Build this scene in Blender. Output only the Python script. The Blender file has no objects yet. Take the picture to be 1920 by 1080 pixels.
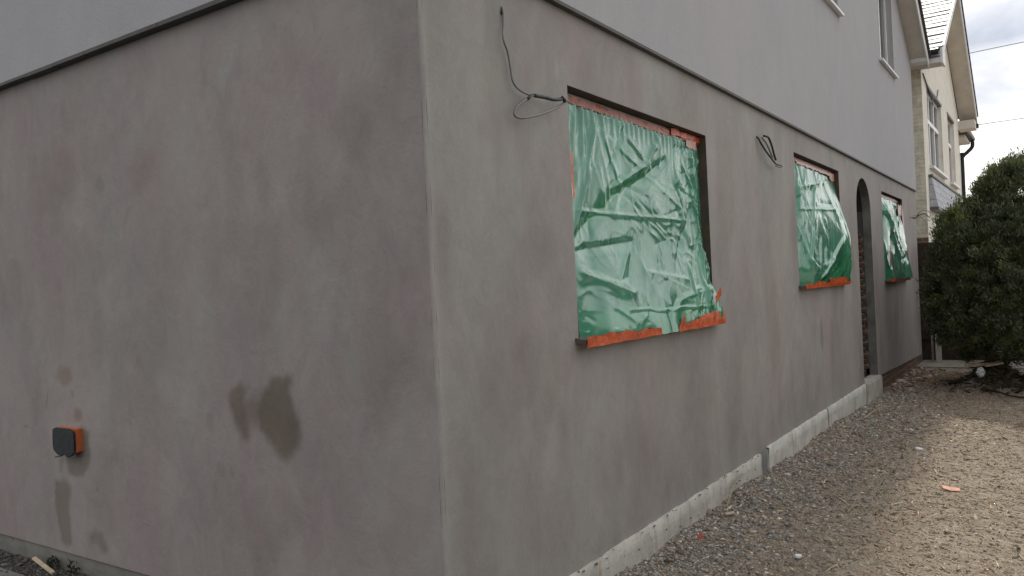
import bpy, bmesh, math, random
import numpy as np
from mathutils import Matrix, Vector
random.seed(7); RNG = np.random.default_rng(11)
S = bpy.context.scene
COL = S.collection
# ------------------------------------------------------------------ camera
CAM = (1.944, -2.341, 1.381); HEAD = math.radians(34.07); ROLL = math.atan(0.0468)
F_ = Vector((-math.sin(HEAD), math.cos(HEAD), 0)); R_ = Vector((math.cos(HEAD), math.sin(HEAD), 0)); U_ = Vector((0, 0, 1))
cr = R_*math.cos(ROLL) - U_*math.sin(ROLL); cu = R_*math.sin(ROLL) + U_*math.cos(ROLL)
cd = bpy.data.cameras.new('camera'); co = bpy.data.objects.new('camera', cd); COL.objects.link(co)
M = Matrix((cr, cu, -F_)).transposed().to_4x4(); M.translation = CAM
co.matrix_world = M
cd.sensor_width = 36; cd.lens = 36*1499/1920; cd.clip_start = .05; cd.clip_end = 3000
S.camera = co
# ------------------------------------------------------------------ sky and sun
BELT0, BELT1 = .250, .290
SUN_EL, SUN_X = 42.0, -0.10          # the sun stands ahead along +Y, a little behind the house (-X)
sdir = Vector((SUN_X, 1, math.tan(math.radians(SUN_EL))*math.hypot(1, SUN_X))).normalized()
W = bpy.data.worlds.new('World'); S.world = W; W.use_nodes = True
wt = W.node_tree; wt.nodes.clear()
def wn(t, **k):
    n = wt.nodes.new(t)
    for a, b in k.items(): setattr(n, a, b)
    return n
sky = wn('ShaderNodeTexSky', sky_type='NISHITA', sun_disc=False)
sky.sun_elevation = math.radians(SUN_EL); sky.sun_rotation = math.atan2(sdir.x, sdir.y)
sky.air_density = 1.0; sky.dust_density = 2.0
tc = wn('ShaderNodeTexCoord')
mp = wn('ShaderNodeMapping'); mp.inputs['Scale'].default_value = (1.6, 1.6, 4.2); mp.inputs['Location'].default_value = (.35, .1, .52)
nz = wn('ShaderNodeTexNoise'); nz.inputs['Scale'].default_value = 1.7; nz.inputs['Detail'].default_value = 7; nz.inputs['Roughness'].default_value = .55; nz.inputs['Distortion'].default_value = .3
rp = wn('ShaderNodeValToRGB')
rp.color_ramp.elements[0].position = .30; rp.color_ramp.elements[0].color = (4.6, 4.95, 5.6, 1)
rp.color_ramp.elements[1].position = .47; rp.color_ramp.elements[1].color = (9.3, 9.35, 9.3, 1)
dt = wn('ShaderNodeVectorMath', operation='DOT_PRODUCT'); dt.inputs[1].default_value = sdir
mr = wn('ShaderNodeMapRange'); mr.inputs['From Min'].default_value = -.6; mr.inputs['From Max'].default_value = .8; mr.inputs['To Min'].default_value = 0.; mr.inputs['To Max'].default_value = 1.
ml = wn('ShaderNodeVectorMath', operation='MULTIPLY'); rc = wn('ShaderNodeValToRGB')
rc.color_ramp.elements[0].color = (.665, .638, .628, 1); rc.color_ramp.elements[1].color = (1.07, 1.05, 1.03, 1)
mx = wn('ShaderNodeMix', data_type='RGBA'); mx.inputs[0].default_value = .86
bg = wn('ShaderNodeBackground'); bg.inputs['Strength'].default_value = .1
ow = wn('ShaderNodeOutputWorld')
L = wt.links.new
L(tc.outputs['Generated'], mp.inputs[0]); L(mp.outputs[0], nz.inputs['Vector']); L(nz.outputs['Fac'], rp.inputs[0])
L(tc.outputs['Generated'], dt.inputs[0]); L(dt.outputs['Value'], mr.inputs['Value'])
sx = wn('ShaderNodeSeparateXYZ'); L(tc.outputs['Generated'], sx.inputs[0])
nb = wn('ShaderNodeTexNoise'); nb.inputs['Scale'].default_value = 6; nb.inputs['Detail'].default_value = 5; L(mp.outputs[0], nb.inputs['Vector'])
ma = wn('ShaderNodeMath', operation='MULTIPLY_ADD'); L(nb.outputs['Fac'], ma.inputs[0]); ma.inputs[1].default_value = .05; L(sx.outputs[2], ma.inputs[2])
rb = wn('ShaderNodeValToRGB'); L(ma.outputs[0], rb.inputs[0])      # one long grey cloud belt low in the sky
while len(rb.color_ramp.elements) < 4: rb.color_ramp.elements.new(.5)
for e_, (p_, c_) in zip(rb.color_ramp.elements, [(BELT0-.012, (1, 1, 1)), (BELT0+.012, (.56, .60, .69)), (BELT1-.02, (.60, .64, .72)), (BELT1+.015, (1, 1, 1))]): e_.position = p_; e_.color = (*c_, 1)
mb_ = wn('ShaderNodeMix', data_type='RGBA', blend_type='MULTIPLY'); mb_.inputs[0].default_value = 1; L(rp.outputs[0], mb_.inputs[6]); L(rb.outputs[0], mb_.inputs[7])
L(mb_.outputs[2], ml.inputs[0]); L(mr.outputs[0], rc.inputs[0]); L(rc.outputs[0], ml.inputs[1])
L(sky.outputs[0], mx.inputs[6]); L(ml.outputs[0], mx.inputs[7]); L(mx.outputs[2], bg.inputs[0]); L(bg.outputs[0], ow.inputs[0])
sl = bpy.data.lights.new('sun', 'SUN'); sl.energy = 1.9; sl.angle = math.radians(2.5); sl.color = (1, .93, .82)
so = bpy.data.objects.new('sun', sl); COL.objects.link(so)
so.rotation_euler = sdir.to_track_quat('Z', 'Y').to_euler()
S.view_settings.view_transform = 'Standard'; S.view_settings.look = 'None'; S.view_settings.exposure = 0.5; S.view_settings.gamma = 1
S.view_settings.use_curve_mapping = False
S.cycles.max_bounces = 8; S.cycles.transparent_max_bounces = 12; S.cycles.use_denoising = True

# ------------------------------------------------------------------ numeric noise
def pnoise(x, y, seed=0):
    r = np.random.default_rng(seed); P = r.permutation(256); P = np.concatenate([P, P]); ang = r.random(256)*2*np.pi
    gx, gy = np.cos(ang), np.sin(ang)
    x = np.asarray(x, float); y = np.asarray(y, float)
    xi = np.floor(x).astype(int); yi = np.floor(y).astype(int); xf = x-xi; yf = y-yi
    f = lambda t: t*t*t*(t*(t*6-15)+10)
    u, v = f(xf), f(yf)
    def g(ix, iy, dx, dy):
        h = P[(P[ix & 255] + iy) & 255]; return gx[h]*dx + gy[h]*dy
    a = g(xi, yi, xf, yf); b = g(xi+1, yi, xf-1, yf); c = g(xi, yi+1, xf, yf-1); d = g(xi+1, yi+1, xf-1, yf-1)
    return ((a*(1-u)+b*u)*(1-v) + (c*(1-u)+d*u)*v)*1.4
def fbm(x, y, seed=0, o=4):
    s, a = 0, 1
    for i in range(o): s = s + a*pnoise(x*2**i, y*2**i, seed+i); a *= .5
    return s
def sm(a, b, x):
    t = np.clip((x-a)/(b-a), 0, 1); return t*t*(3-2*t)
def poly_sd(px, py, poly):                 # signed distance to a polygon, negative inside
    px = np.asarray(px); py = np.asarray(py); d = np.full(px.shape, 1e9); ins = np.zeros(px.shape, bool)
    n = len(poly)
    for i in range(n):
        ax, ay = poly[i]; bx, by = poly[(i+1) % n]; ex, ey = bx-ax, by-ay
        t = np.clip(((px-ax)*ex+(py-ay)*ey)/(ex*ex+ey*ey+1e-12), 0, 1)
        d = np.minimum(d, np.hypot(px-ax-t*ex, py-ay-t*ey))
        c = ((ay > py) != (by > py)) & (px < (bx-ax)*(py-ay)/(by-ay+1e-12)+ax); ins ^= c
    return np.where(ins, -d, d)
def seg_d(px, py, a, b):                   # distance to a segment and parameter along it
    ex, ey = b[0]-a[0], b[1]-a[1]; t = ((px-a[0])*ex+(py-a[1])*ey)/(ex*ex+ey*ey)
    tc_ = np.clip(t, 0, 1); s = ((px-a[0])*ey-(py-a[1])*ex)/math.hypot(ex, ey)
    return np.hypot(px-a[0]-tc_*ex, py-a[1]-tc_*ey), t, s
# ------------------------------------------------------------------ materials
class NT:
    def __init__(s, name):
        s.m = bpy.data.materials.new(name); s.m.use_nodes = True; s.t = s.m.node_tree; s.t.nodes.clear()
        s.out = s.n('ShaderNodeOutputMaterial')
    def n(s, t, ins=None, **k):
        nd = s.t.nodes.new(t)
        for a, b in k.items(): setattr(nd, a, b)
        for a, b in (ins or {}).items():
            i = nd.inputs[a]
            if hasattr(b, 'is_output'): s.t.links.new(b, i)
            else: i.default_value = b
        return nd
    def pos(s, scale=(1, 1, 1), loc=(0, 0, 0), rot=(0, 0, 0)):
        g = s.n('ShaderNodeNewGeometry')
        return s.n('ShaderNodeMapping', {0: g.outputs['Position'], 'Scale': scale, 'Location': loc, 'Rotation': rot}).outputs[0]
    def noise(s, vec, sc, det=4, rough=.55, dist=0):
        return s.n('ShaderNodeTexNoise', {'Vector': vec, 'Scale': sc, 'Detail': det, 'Roughness': rough, 'Distortion': dist}).outputs['Fac']
    def ramp(s, f, *st):
        r = s.n('ShaderNodeValToRGB', {0: f}); e = r.color_ramp.elements
        while len(e) < len(st): e.new(.5)
        for i, (p, c) in enumerate(st):
            e[i].position = p; e[i].color = (*c, 1) if hasattr(c, '__len__') else (c, c, c, 1)
        return r.outputs[0]
    def mix(s, f, a, b, bt='MIX'):
        q = lambda c: (*c, 1) if isinstance(c, tuple) and len(c) == 3 else c
        return s.n('ShaderNodeMix', {0: f, 6: q(a), 7: q(b)}, data_type='RGBA', blend_type=bt).outputs[2]
    def math(s, op, a, b=0.): return s.n('ShaderNodeMath', {0: a, 1: b}, operation=op).outputs[0]
    def attr(s, nm): return s.n('ShaderNodeAttribute', attribute_name=nm)
    def bump(s, h, st=.3, d=.01): return s.n('ShaderNodeBump', {'Height': h, 'Strength': st, 'Distance': d}).outputs[0]
    def pbr(s, col, rough=.8, bump=None, spec=.5, metal=0, link=True, **k):
        i = {'Base Color': (*col, 1) if isinstance(col, tuple) else col, 'Roughness': rough, 'Metallic': metal, 'Specular IOR Level': spec}
        i.update(k)
        if bump: i['Normal'] = bump
        p = s.n('ShaderNodeBsdfPrincipled', i).outputs[0]
        if link: s.t.links.new(p, s.out.inputs[0])
        return p
    def surf(s, sh): s.t.links.new(sh, s.out.inputs[0])
def simple(name, c, rough=.7, var=.25, sc=12, bump=.15, spec=.4, det=5):
    t = NT(name); v = t.pos(); f = t.noise(v, sc, det, .6)
    lo = tuple(x*(1-var) for x in c); hi = tuple(min(1, x*(1+var)) for x in c)
    col = t.ramp(f, (.3, lo), (.7, hi))
    t.pbr(col, rough, t.bump(t.noise(v, sc*6, 3), bump, .004), spec); return t.m
MT = {}
def plaster():
    t = NT('plaster'); v = t.pos((1, 1, .62)); v1 = t.pos((1, 1, 1))
    big = t.noise(v, 1.05, 5, .6, .7); med = t.noise(v, 4.2, 6, .66, .6); fine = t.noise(v1, 60, 4, .6); sw = t.noise(t.pos((1, 1, .8), (5, 2, 1)), 7, 8, .78, 1.6)
    hue = t.noise(t.pos((1, 1, .5), (3, 1, 7)), 1.9, 6, .62, .9)
    c = t.mix(t.math('ADD', t.math('MULTIPLY', t.ramp(hue, (.38, 0.), (.64, 1.)), .6), t.math('MULTIPLY', t.attr('mauve').outputs['Fac'], .4)), (.315, .301, .280), (.288, .243, .239))
    c = t.mix(1., c, t.ramp(big, (.28, .86), (.5, .99), (.75, 1.10)), 'MULTIPLY')
    c = t.mix(1., c, t.ramp(med, (.28, .90), (.5, 1.), (.74, 1.09)), 'MULTIPLY')
    c = t.mix(1., c, t.ramp(sw, (.3, .90), (.5, 1.), (.72, 1.09)), 'MULTIPLY')
    c = t.mix(1., c, t.ramp(fine, (.3, .96), (.7, 1.04)), 'MULTIPLY')
    st = t.attr('stain').outputs['Fac']; rd = t.attr('pale').outputs['Fac']; og = t.attr('rust').outputs['Fac']
    c = t.mix(st, c, t.mix(1., c, (.555, .52, .45), 'MULTIPLY'))
    c = t.mix(rd, c, (.42, .40, .36)); c = t.mix(og, c, (.22, .15, .115))
    rg = t.ramp(med, (.3, .62), (.7, .8))
    b = t.math('ADD', t.math('MULTIPLY', fine, .25), t.math('ADD', t.math('MULTIPLY', t.noise(t.pos((1, 1, .7)), 7, 4, .6), 1.), t.math('MULTIPLY', sw, .9)))
    t.pbr(c, rg, t.bump(b, .26, .012), .35); return t.m
MT['plaster'] = plaster()
def upper():
    t = NT('smooth_grey_render'); v = t.pos(); f = t.noise(t.pos((1, 1, .35)), 1.1, 4, .5, .3); g = t.noise(v, 140, 3, .6)
    c = t.mix(t.ramp(f, (.35, 0.), (.65, 1.)), (.396, .397, .410), (.418, .410, .422))
    c = t.mix(1., c, t.ramp(g, (.3, .90), (.7, 1.10)), 'MULTIPLY')
    c = t.mix(1., c, t.ramp(t.noise(t.pos((1, 1, .5), (4, 4, 4)), 3.2, 6, .7, .8), (.3, .955), (.7, 1.04)), 'MULTIPLY')
    t.pbr(c, .85, t.bump(g, .4, .004), .3); return t.m
MT['upper'] = upper()
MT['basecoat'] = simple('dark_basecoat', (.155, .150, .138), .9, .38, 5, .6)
def concrete(name, base, warm=(.36, .25, .17), sc=5):
    t = NT(name); v = t.pos(); a = t.noise(v, sc, 6, .6, .4); b = t.noise(v, 28, 5, .65); st = t.noise(t.pos((1, 6, .6)), 3.5, 4, .6)
    c = t.ramp(a, (.3, tuple(x*.72 for x in base)), (.55, base), (.8, tuple(x*1.18 for x in base)))
    c = t.mix(t.ramp(b, (.60, 0.), (.70, .7)), c, tuple(x*.45 for x in base)); c = t.mix(t.ramp(st, (.56, 0.), (.68, .75)), c, warm)
    t.pbr(c, .9, t.bump(t.math('ADD', a, t.math('MULTIPLY', b, .6)), .6, .012), .25); return t.m
MT['plinth'] = concrete('weathered_concrete', (.50, .48, .435)); MT['white_block'] = concrete('whitewashed_concrete', (.54, .53, .49), (.42, .28, .20))
MT['old_plinth'] = concrete('dirty_old_concrete', (.20, .198, .175), (.14, .13, .11)); MT['paving'] = concrete('grey_paving', (.20, .20, .195), (.16, .15, .14)); MT['strip'] = concrete('pale_concrete', (.30, .285, .25))
def brick(name, ca, cb, mo, scale=1., axes='xz', rough=.85, rows=(.225, .075), bump=.7, mort=.010):
    t = NT(name); g = t.n('ShaderNodeNewGeometry'); s = t.n('ShaderNodeSeparateXYZ', {0: g.outputs['Position']})
    u = {'x': s.outputs[0], 'y': s.outputs[1]}[axes[0]]
    cmb = t.n('ShaderNodeCombineXYZ', {0: u, 1: s.outputs[2]}).outputs[0]
    bt = t.n('ShaderNodeTexBrick', {'Vector': cmb, 'Color1': (*ca, 1), 'Color2': (*cb, 1), 'Mortar': (*mo, 1), 'Scale': 1., 'Mortar Size': mort, 'Mortar Smooth': .3, 'Bias': 0., 'Brick Width': rows[0], 'Row Height': rows[1]})
    n = t.noise(g.outputs['Position'], 9, 5, .6)
    c = t.mix(1., bt.outputs[0], t.ramp(n, (.3, .75), (.7, 1.2)), 'MULTIPLY')
    h = t.math('ADD', t.math('MULTIPLY', bt.outputs['Fac'], -1.), t.math('MULTIPLY', t.noise(g.outputs['Position'], 60, 4), .5))
    t.pbr(c, rough, t.bump(h, bump, .01), .3); return t.m
MT['red_brick'] = brick('old_red_brick', (.20, .095, .06), (.13, .07, .05), (.20, .185, .16), axes='yz')
MT['jamb_brick'] = brick('raw_brick', (.16, .08, .055), (.10, .06, .045), (.22, .20, .17), axes='xz')
MT['cream_brick'] = brick('cream_painted_brick', (.88, .83, .68), (.85, .80, .65), (.76, .70, .56), axes='xz', bump=.5, mort=.008)
MT['back_brick'] = brick('brown_brick', (.20, .10, .065), (.26, .15, .10), (.30, .27, .22), axes='xz')
MT['cream_render'] = simple('cream_render', (.78, .75, .66), .85, .10, 5, .5)
MT['white_render'] = simple('white_render', (.78, .77, .74), .8, .06, 4, .3)
MT['white_upvc'] = simple('white_plastic', (.80, .80, .80), .35, .03, 3, .0)
MT['white_paint'] = simple('white_gloss_paint', (.74, .74, .74), .4, .06, 5, .05)
MT['soffit'] = simple('soffit_board', (.64, .60, .54), .65, .10, 4, .1)
MT['black_pvc'] = simple('black_plastic', (.018, .018, .02), .35, .2, 8, .05)
MT['bead'] = simple('dark_bead', (.07, .067, .06), .6, .3, 10, .1)
MT['sill_board'] = simple('dark_sill', (.10, .085, .075), .6, .3, 10, .1)
MT['lintel_wood'] = simple('brown_head_board', (.075, .055, .042), .75, .3, 9, .2)
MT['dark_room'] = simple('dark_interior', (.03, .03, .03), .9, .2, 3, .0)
MT['roof_tile'] = simple('dark_tile', (.06, .058, .06), .7, .3, 12, .4)
MT['fence_wood'] = simple('dark_brown_timber', (.045, .03, .022), .8, .35, 14, .3)
MT['grey_post'] = simple('weathered_post', (.24, .22, .19), .8, .25, 12, .3)
MT['white_post'] = simple('chipped_white_post', (.46, .44, .40), .7, .2, 14, .25)
MT['plank'] = simple('raw_pine', (.46, .32, .19), .75, .25, 18, .2)
MT['plank_pale'] = simple('pale_offcut', (.50, .40, .29), .75, .25, 18, .2)
MT['bag'] = simple('white_polythene', (.75, .76, .78), .3, .08, 9, .1)
MT['bark'] = simple('dark_bark', (.035, .026, .02), .9, .4, 14, .6)
MT['stick'] = simple('dry_stick', (.34, .27, .19), .8, .3, 25, .2)
MT['red_scrap'] = simple('red_plastic', (.42, .07, .04), .5, .25, 25, .1)
MT['orange_scrap'] = simple('orange_flake', (.55, .24, .13), .6, .3, 25, .1)
MT['grey_cable'] = simple('grey_cable_sheath', (.17, .165, .155), .35, .15, 20, .02, .6)
MT['black_tape'] = simple('black_insulating_tape', (.02, .022, .021), .35, .3, 30, .1)
MT['box_orange'] = simple('orange_box_plastic', (.50, .13, .045), .5, .2, 25, .15)
MT['box_cover'] = simple('black_tape_cover', (.022, .025, .030), .38, .5, 30, .5)
MT['hung_tile'] = brick('grey_hung_slate', (.50, .51, .55), (.45, .46, .50), (.24, .24, .26), axes='yz', rows=(.6, .14), rough=.7, mort=.006)
MT['lead'] = simple('lead_flashing', (.10, .10, .105), .5, .2, 9, .1)
def glassm():
    t = NT('window_glass'); v = t.pos(); t.pbr((.012, .016, .018), .03, t.bump(t.noise(v, 1.3, 2), .04, .02), .9); return t.m
MT['glass'] = glassm()
def slate():
    t = NT('roof_slate'); v = t.pos(); n = t.noise(v, 2.6, 4, .6)
    t.pbr(t.ramp(n, (.3, (.09, .09, .095)), (.7, (.15, .15, .16))), .5, t.bump(t.noise(v, 30, 4), .3, .006), .07); return t.m
MT['slate'] = slate()
def film():
    t = NT('green_polythene'); ly = t.attr('layers_dark_reflection').outputs['Fac']; v = t.pos()
    c = t.mix(ly, (.155, .52, .345), (.05, .34, .165)); n = t.noise(v, 240, 2)
    b = t.bump(t.math('ADD', t.noise(t.pos((1, 1, .6)), 20, 6, .62, 1.2), t.math('MULTIPLY', n, .04)), .20, .006)
    p = t.pbr(c, .2, b, .3, link=False)
    tl = t.n('ShaderNodeBsdfTranslucent', {0: c}).outputs[0]
    tr = t.n('ShaderNodeBsdfTransparent', {0: t.mix(ly, (.55, .88, .72), (.25, .62, .40))}).outputs[0]
    a = t.n('ShaderNodeMixShader', {0: .12, 1: p, 2: tl}).outputs[0]
    a = t.n('ShaderNodeMixShader', {0: t.mix(ly, (.44, .44, .44), (.20, .20, .20)), 1: a, 2: tr}).outputs[0]
    fr = t.n('ShaderNodeFresnel', {'IOR': 1.55, 'Normal': b}).outputs[0]; gl = t.n('ShaderNodeBsdfGlossy', {'Color': (.95, 1, .98, 1), 'Roughness': .13, 'Normal': b}).outputs[0]
    a = t.n('ShaderNodeMixShader', {0: t.math('MINIMUM', t.math('MULTIPLY', fr, 1.0), 1.), 1: a, 2: gl}).outputs[0]
    t.surf(a); return t.m
MT['film'] = film()
def tapem(name, ca, cb, cc):
    t = NT(name); v = t.pos(); f = t.noise(v, 16, 5, .6, .5); g = t.noise(v, 45, 4, .6)
    c = t.ramp(f, (.3, ca), (.55, cb), (.72, cc)); t.pbr(c, .28, t.bump(g, .7, .008), .5); return t.m
MT['tape'] = tapem('orange_tape', (.30, .055, .02), (.62, .105, .025), (.70, .17, .07))
MT['tape_dull'] = tapem('dusty_orange_tape', (.16, .045, .02), (.38, .085, .03), (.48, .15, .065))
MT['tape_pale'] = tapem('dusty_pink_tape', (.36, .13, .10), (.52, .26, .21), (.62, .42, .36))
MT['tape_red'] = tapem('torn_red_tape', (.20, .03, .015), (.38, .05, .02), (.45, .09, .04))
def groundm():
    t = NT('rubble_earth'); v = t.pos(); a = t.noise(v, 1.2, 5, .6, .5); b = t.noise(v, 14, 6, .7); c2 = t.noise(v, 70, 5, .7)
    mud = t.attr('mud').outputs['Fac']; tan = t.attr('tan').outputs['Fac']
    c = t.mix(tan, (.305, .265, .222), (.385, .325, .255))
    c = t.mix(t.ramp(a, (.42, 0.), (.62, .75)), c, (.34, .275, .215))
    c = t.mix(mud, c, (.33, .21, .135))
    c = t.mix(1., c, t.ramp(b, (.28, .55), (.5, 1.), (.75, 1.4)), 'MULTIPLY'); c = t.mix(1., c, t.ramp(c2, (.28, .5), (.5, 1.), (.75, 1.5)), 'MULTIPLY')
    c = t.mix(t.attr('drive_extended').outputs['Fac'], c, t.mix(1., (.075, .074, .072), t.ramp(c2, (.28, .5), (.5, 1.), (.75, 1.7)), 'MULTIPLY'))
    t.pbr(c, .95, t.bump(t.math('ADD', b, c2), 1., .02), .2); return t.m
MT['ground'] = groundm()
def stonem(name, k=1.):
    t = NT(name); c = t.attr('tint').outputs['Color']; v = t.pos()
    c = t.mix(1., c, t.ramp(t.noise(v, 90, 3, .6), (.3, .75), (.7, 1.2)), 'MULTIPLY'); t.pbr(c, .9, None, .25); return t.m
MT['stone'] = stonem('stone_chips')
def leafm():
    t = NT('conifer_leaf'); c = t.attr('tint').outputs['Color']; p = t.pbr(c, .6, None, .3, link=False)
    tl = t.n('ShaderNodeBsdfTranslucent', {0: t.mix(1., c, (1.2, 1.3, .6), 'MULTIPLY')}).outputs[0]
    t.surf(t.n('ShaderNodeMixShader', {0: .22, 1: p, 2: tl}).outputs[0]); return t.m
MT['leaf'] = leafm()
# ------------------------------------------------------------------ mesh helpers
class MB:
    def __init__(s): s.v = []; s.f = []
    def add(s, vs, fs):
        o = len(s.v); s.v += [tuple(x) for x in vs]; s.f += [tuple(i+o for i in f) for f in fs]; return s
    def box(s, a, b):
        x0, y0, z0 = a; x1, y1, z1 = b
        return s.add([(x0,y0,z0),(x1,y0,z0),(x1,y1,z0),(x0,y1,z0),(x0,y0,z1),(x1,y0,z1),(x1,y1,z1),(x0,y1,z1)],
                     [(0,3,2,1),(4,5,6,7),(0,1,5,4),(1,2,6,5),(2,3,7,6),(3,0,4,7)])
    def prism(s, pts, off):                       # polygon pts extruded by vector off
        n = len(pts); o = Vector(off); P = [Vector(p) for p in pts]
        return s.add(P+[p+o for p in P], [tuple(range(n-1, -1, -1)), tuple(range(n, 2*n))]+[(i, (i+1) % n, n+(i+1) % n, n+i) for i in range(n)])
    def quad(s, *p): return s.add(p, [tuple(range(len(p)))])
    def tube(s, pts, r, n=8, r1=None):
        P = smooth(pts) if len(pts) > 2 else [Vector(p) for p in pts]
        m = len(P); vs = []; ref = Vector((.31, .17, .93)).normalized()
        for i, p in enumerate(P):
            d = (P[min(i+1, m-1)]-P[max(i-1, 0)]).normalized(); a = d.cross(ref)
            if a.length < .05: a = d.cross(Vector((1, 0, 0)))
            a.normalize(); b = d.cross(a); rr = r if r1 is None else r+(r1-r)*i/(m-1)
            vs += [p+a*rr*math.cos(2*math.pi*k/n)+b*rr*math.sin(2*math.pi*k/n) for k in range(n)]
        fs = [(i*n+k, i*n+(k+1) % n, (i+1)*n+(k+1) % n, (i+1)*n+k) for i in range(m-1) for k in range(n)]
        fs += [tuple(range(n-1, -1, -1)), tuple(range((m-1)*n, m*n))]
        return s.add(vs, fs)
    def build(s, name, m, parent=None, bevel=0, smooth_=False, seg=2):
        me = bpy.data.meshes.new(name); me.from_pydata(s.v, [], s.f); me.update()
        if bevel:
            bm = bmesh.new(); bm.from_mesh(me); bmesh.ops.recalc_face_normals(bm, faces=bm.faces)
            bmesh.ops.bevel(bm, geom=[e for e in bm.edges if len(e.link_faces) == 2], offset=bevel, segments=seg, affect='EDGES', clamp_overlap=True); bm.to_mesh(me); bm.free()
        if smooth_: me.shade_smooth()
        o = bpy.data.objects.new(name, me); COL.objects.link(o); me.materials.append(MT[m] if isinstance(m, str) else m)
        if parent: o.parent = parent
        return o
def smooth(pts, k=6):
    P = [Vector(p) for p in pts]; P = [P[0]*2-P[1]]+P+[P[-1]*2-P[-2]]; out = []
    for i in range(1, len(P)-2):
        for j in range(k):
            t = j/k; a, b, c, d = P[i-1:i+3]
            out.append(.5*((2*b)+(c-a)*t+(2*a-5*b+4*c-d)*t*t+(3*b-a-3*c+d)*t**3))
    return out+[P[-2]]
def np_mesh(name, verts, faces, m, parent=None, attrs=None, smooth_=True, cols=None):
    me = bpy.data.meshes.new(name); verts = np.asarray(verts, np.float32); faces = np.asarray(faces, np.int32)
    n, k = faces.shape; me.vertices.add(len(verts)); me.vertices.foreach_set('co', verts.ravel())
    me.loops.add(n*k); me.loops.foreach_set('vertex_index', faces.ravel())
    me.polygons.add(n); me.polygons.foreach_set('loop_start', np.arange(0, n*k, k, dtype=np.int32)); me.polygons.foreach_set('loop_total', np.full(n, k, np.int32))
    me.update(calc_edges=True)
    for a, x in (attrs or {}).items(): me.attributes.new(a, 'FLOAT', 'POINT').data.foreach_set('value', np.asarray(x, np.float32).ravel())
    if cols is not None:
        ca = me.attributes.new('tint', 'FLOAT_COLOR', 'POINT'); ca.data.foreach_set('color', np.asarray(np.c_[cols, np.ones(len(cols))], np.float32).ravel())
    if smooth_: me.shade_smooth()
    o = bpy.data.objects.new(name, me); COL.objects.link(o); me.materials.append(MT[m])
    if parent: o.parent = parent
    return o
def grid_faces(nu, nv, keep=None, flip=False):
    i, j = np.meshgrid(np.arange(nu-1), np.arange(nv-1), indexing='ij'); a = i*nv+j
    f = np.stack([a, a+nv, a+nv+1, a+1], -1)
    if flip: f = f[..., ::-1]
    return f[keep] if keep is not None else f.reshape(-1, 4)
def thing(name, label, cat, loc=(0, 0, 0), group=None):
    o = bpy.data.objects.new(name, None); COL.objects.link(o); o.location = loc; o.empty_display_size = .2
    o['label'] = label; o['category'] = cat
    if group: o['group'] = group
    return o
def tag(o, label, cat, group=None):
    o['label'] = label; o['category'] = cat
    if group: o['group'] = group
    return o
def struct(o): o['kind'] = 'structure'; return o
def gz(x, y):                                  # height of the ground
    x = np.asarray(x, float); y = np.asarray(y, float)
    return -.128 - .0112*np.clip(y, 0, 14) + .030*np.exp(-((x-.05)/.16)**2)*(x > -.05)*(.6+.5*np.sin(y*2.3)+.35*np.sin(y*5.9+1))*np.clip((8.2-y)/1.5, 0, 1) + .32*np.exp(-((x-1.24)/.32)**2-((y-9.98)/.34)**2)

# ================================================================== THE RENDERED HOUSE
YE = 13.25; DRIP = 2.742
house = thing('house', 'grey rendered house whose ground floor windows are sealed with green plastic', 'house')
WIN = [(1.10, 3.00, 1.115, 2.368), (5.29, 7.17, 1.275, 2.52), (9.88, 11.74, 1.245, 2.50)]
AR = (8.09, 9.00, .05, 2.17, 2.56)             # arch: y0, y1, foot, springing, top
def gl_lines(a, b, st, extra):
    e = sorted(set([a, b]+list(extra))); out = []
    for p, q in zip(e[:-1], e[1:]): out += list(np.linspace(p, q, max(1, int(round((q-p)/st))), endpoint=False))
    return np.array(out+[b])
BED_R = lambda y: np.where(y < 9, .005, -.0-.026*(y-9))   # foot of the plaster on the long wall
# long wall (plane x=0)
ys = gl_lines(.014, YE, .03, [w[0] for w in WIN]+[w[1] for w in WIN]+[AR[0], AR[1]])
zs = gl_lines(0, DRIP, .03, [w[2] for w in WIN]+[w[3] for w in WIN]+[AR[2], AR[4]+.02])
YY, ZZ = np.meshgrid(ys, zs, indexing='ij')
yc = (ys[:-1]+ys[1:])/2; zc = (zs[:-1]+zs[1:])/2; YC, ZC = np.meshgrid(yc, zc, indexing='ij')
keep = np.ones(YC.shape, bool)
for w in WIN: keep &= ~((YC > w[0]) & (YC < w[1]) & (ZC > w[2]) & (ZC < w[3]))
keep &= ~((YC > AR[0]) & (YC < AR[1]) & (ZC < AR[4]+.02))
edge = np.full(YY.shape, 1e3)
for w in WIN: edge = np.minimum(edge, np.hypot(np.maximum(np.maximum(w[0]-YY, YY-w[1]), 0), np.maximum(np.maximum(w[2]-ZZ, ZZ-w[3]), 0)))
edge = np.minimum(edge, np.hypot(np.maximum(np.maximum(AR[0]-YY, YY-AR[1]), 0), np.maximum(ZZ-AR[4]-.02, 0)))
ew = sm(0, .25, edge)*sm(0, .2, DRIP-ZZ)*sm(0, .2, YY)
XX = (fbm(YY*.9, ZZ*.6, 3)*.0035 + fbm(YY*3, ZZ*2, 9)*.0012)*ew
Z2 = np.where(ZZ < .001, BED_R(YY)+fbm(YY*5, YY*0, 5)*.006, ZZ)
stR = np.zeros(YY.shape); 
def ell(y, z, a, b, s, k=.5):
    d = np.sqrt(((YY-y)/a)**2+((ZZ-z)/b)**2)+fbm(YY*4, ZZ*4, s)*.25
    return k*(1-sm(.6, 1.15, d))
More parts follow.
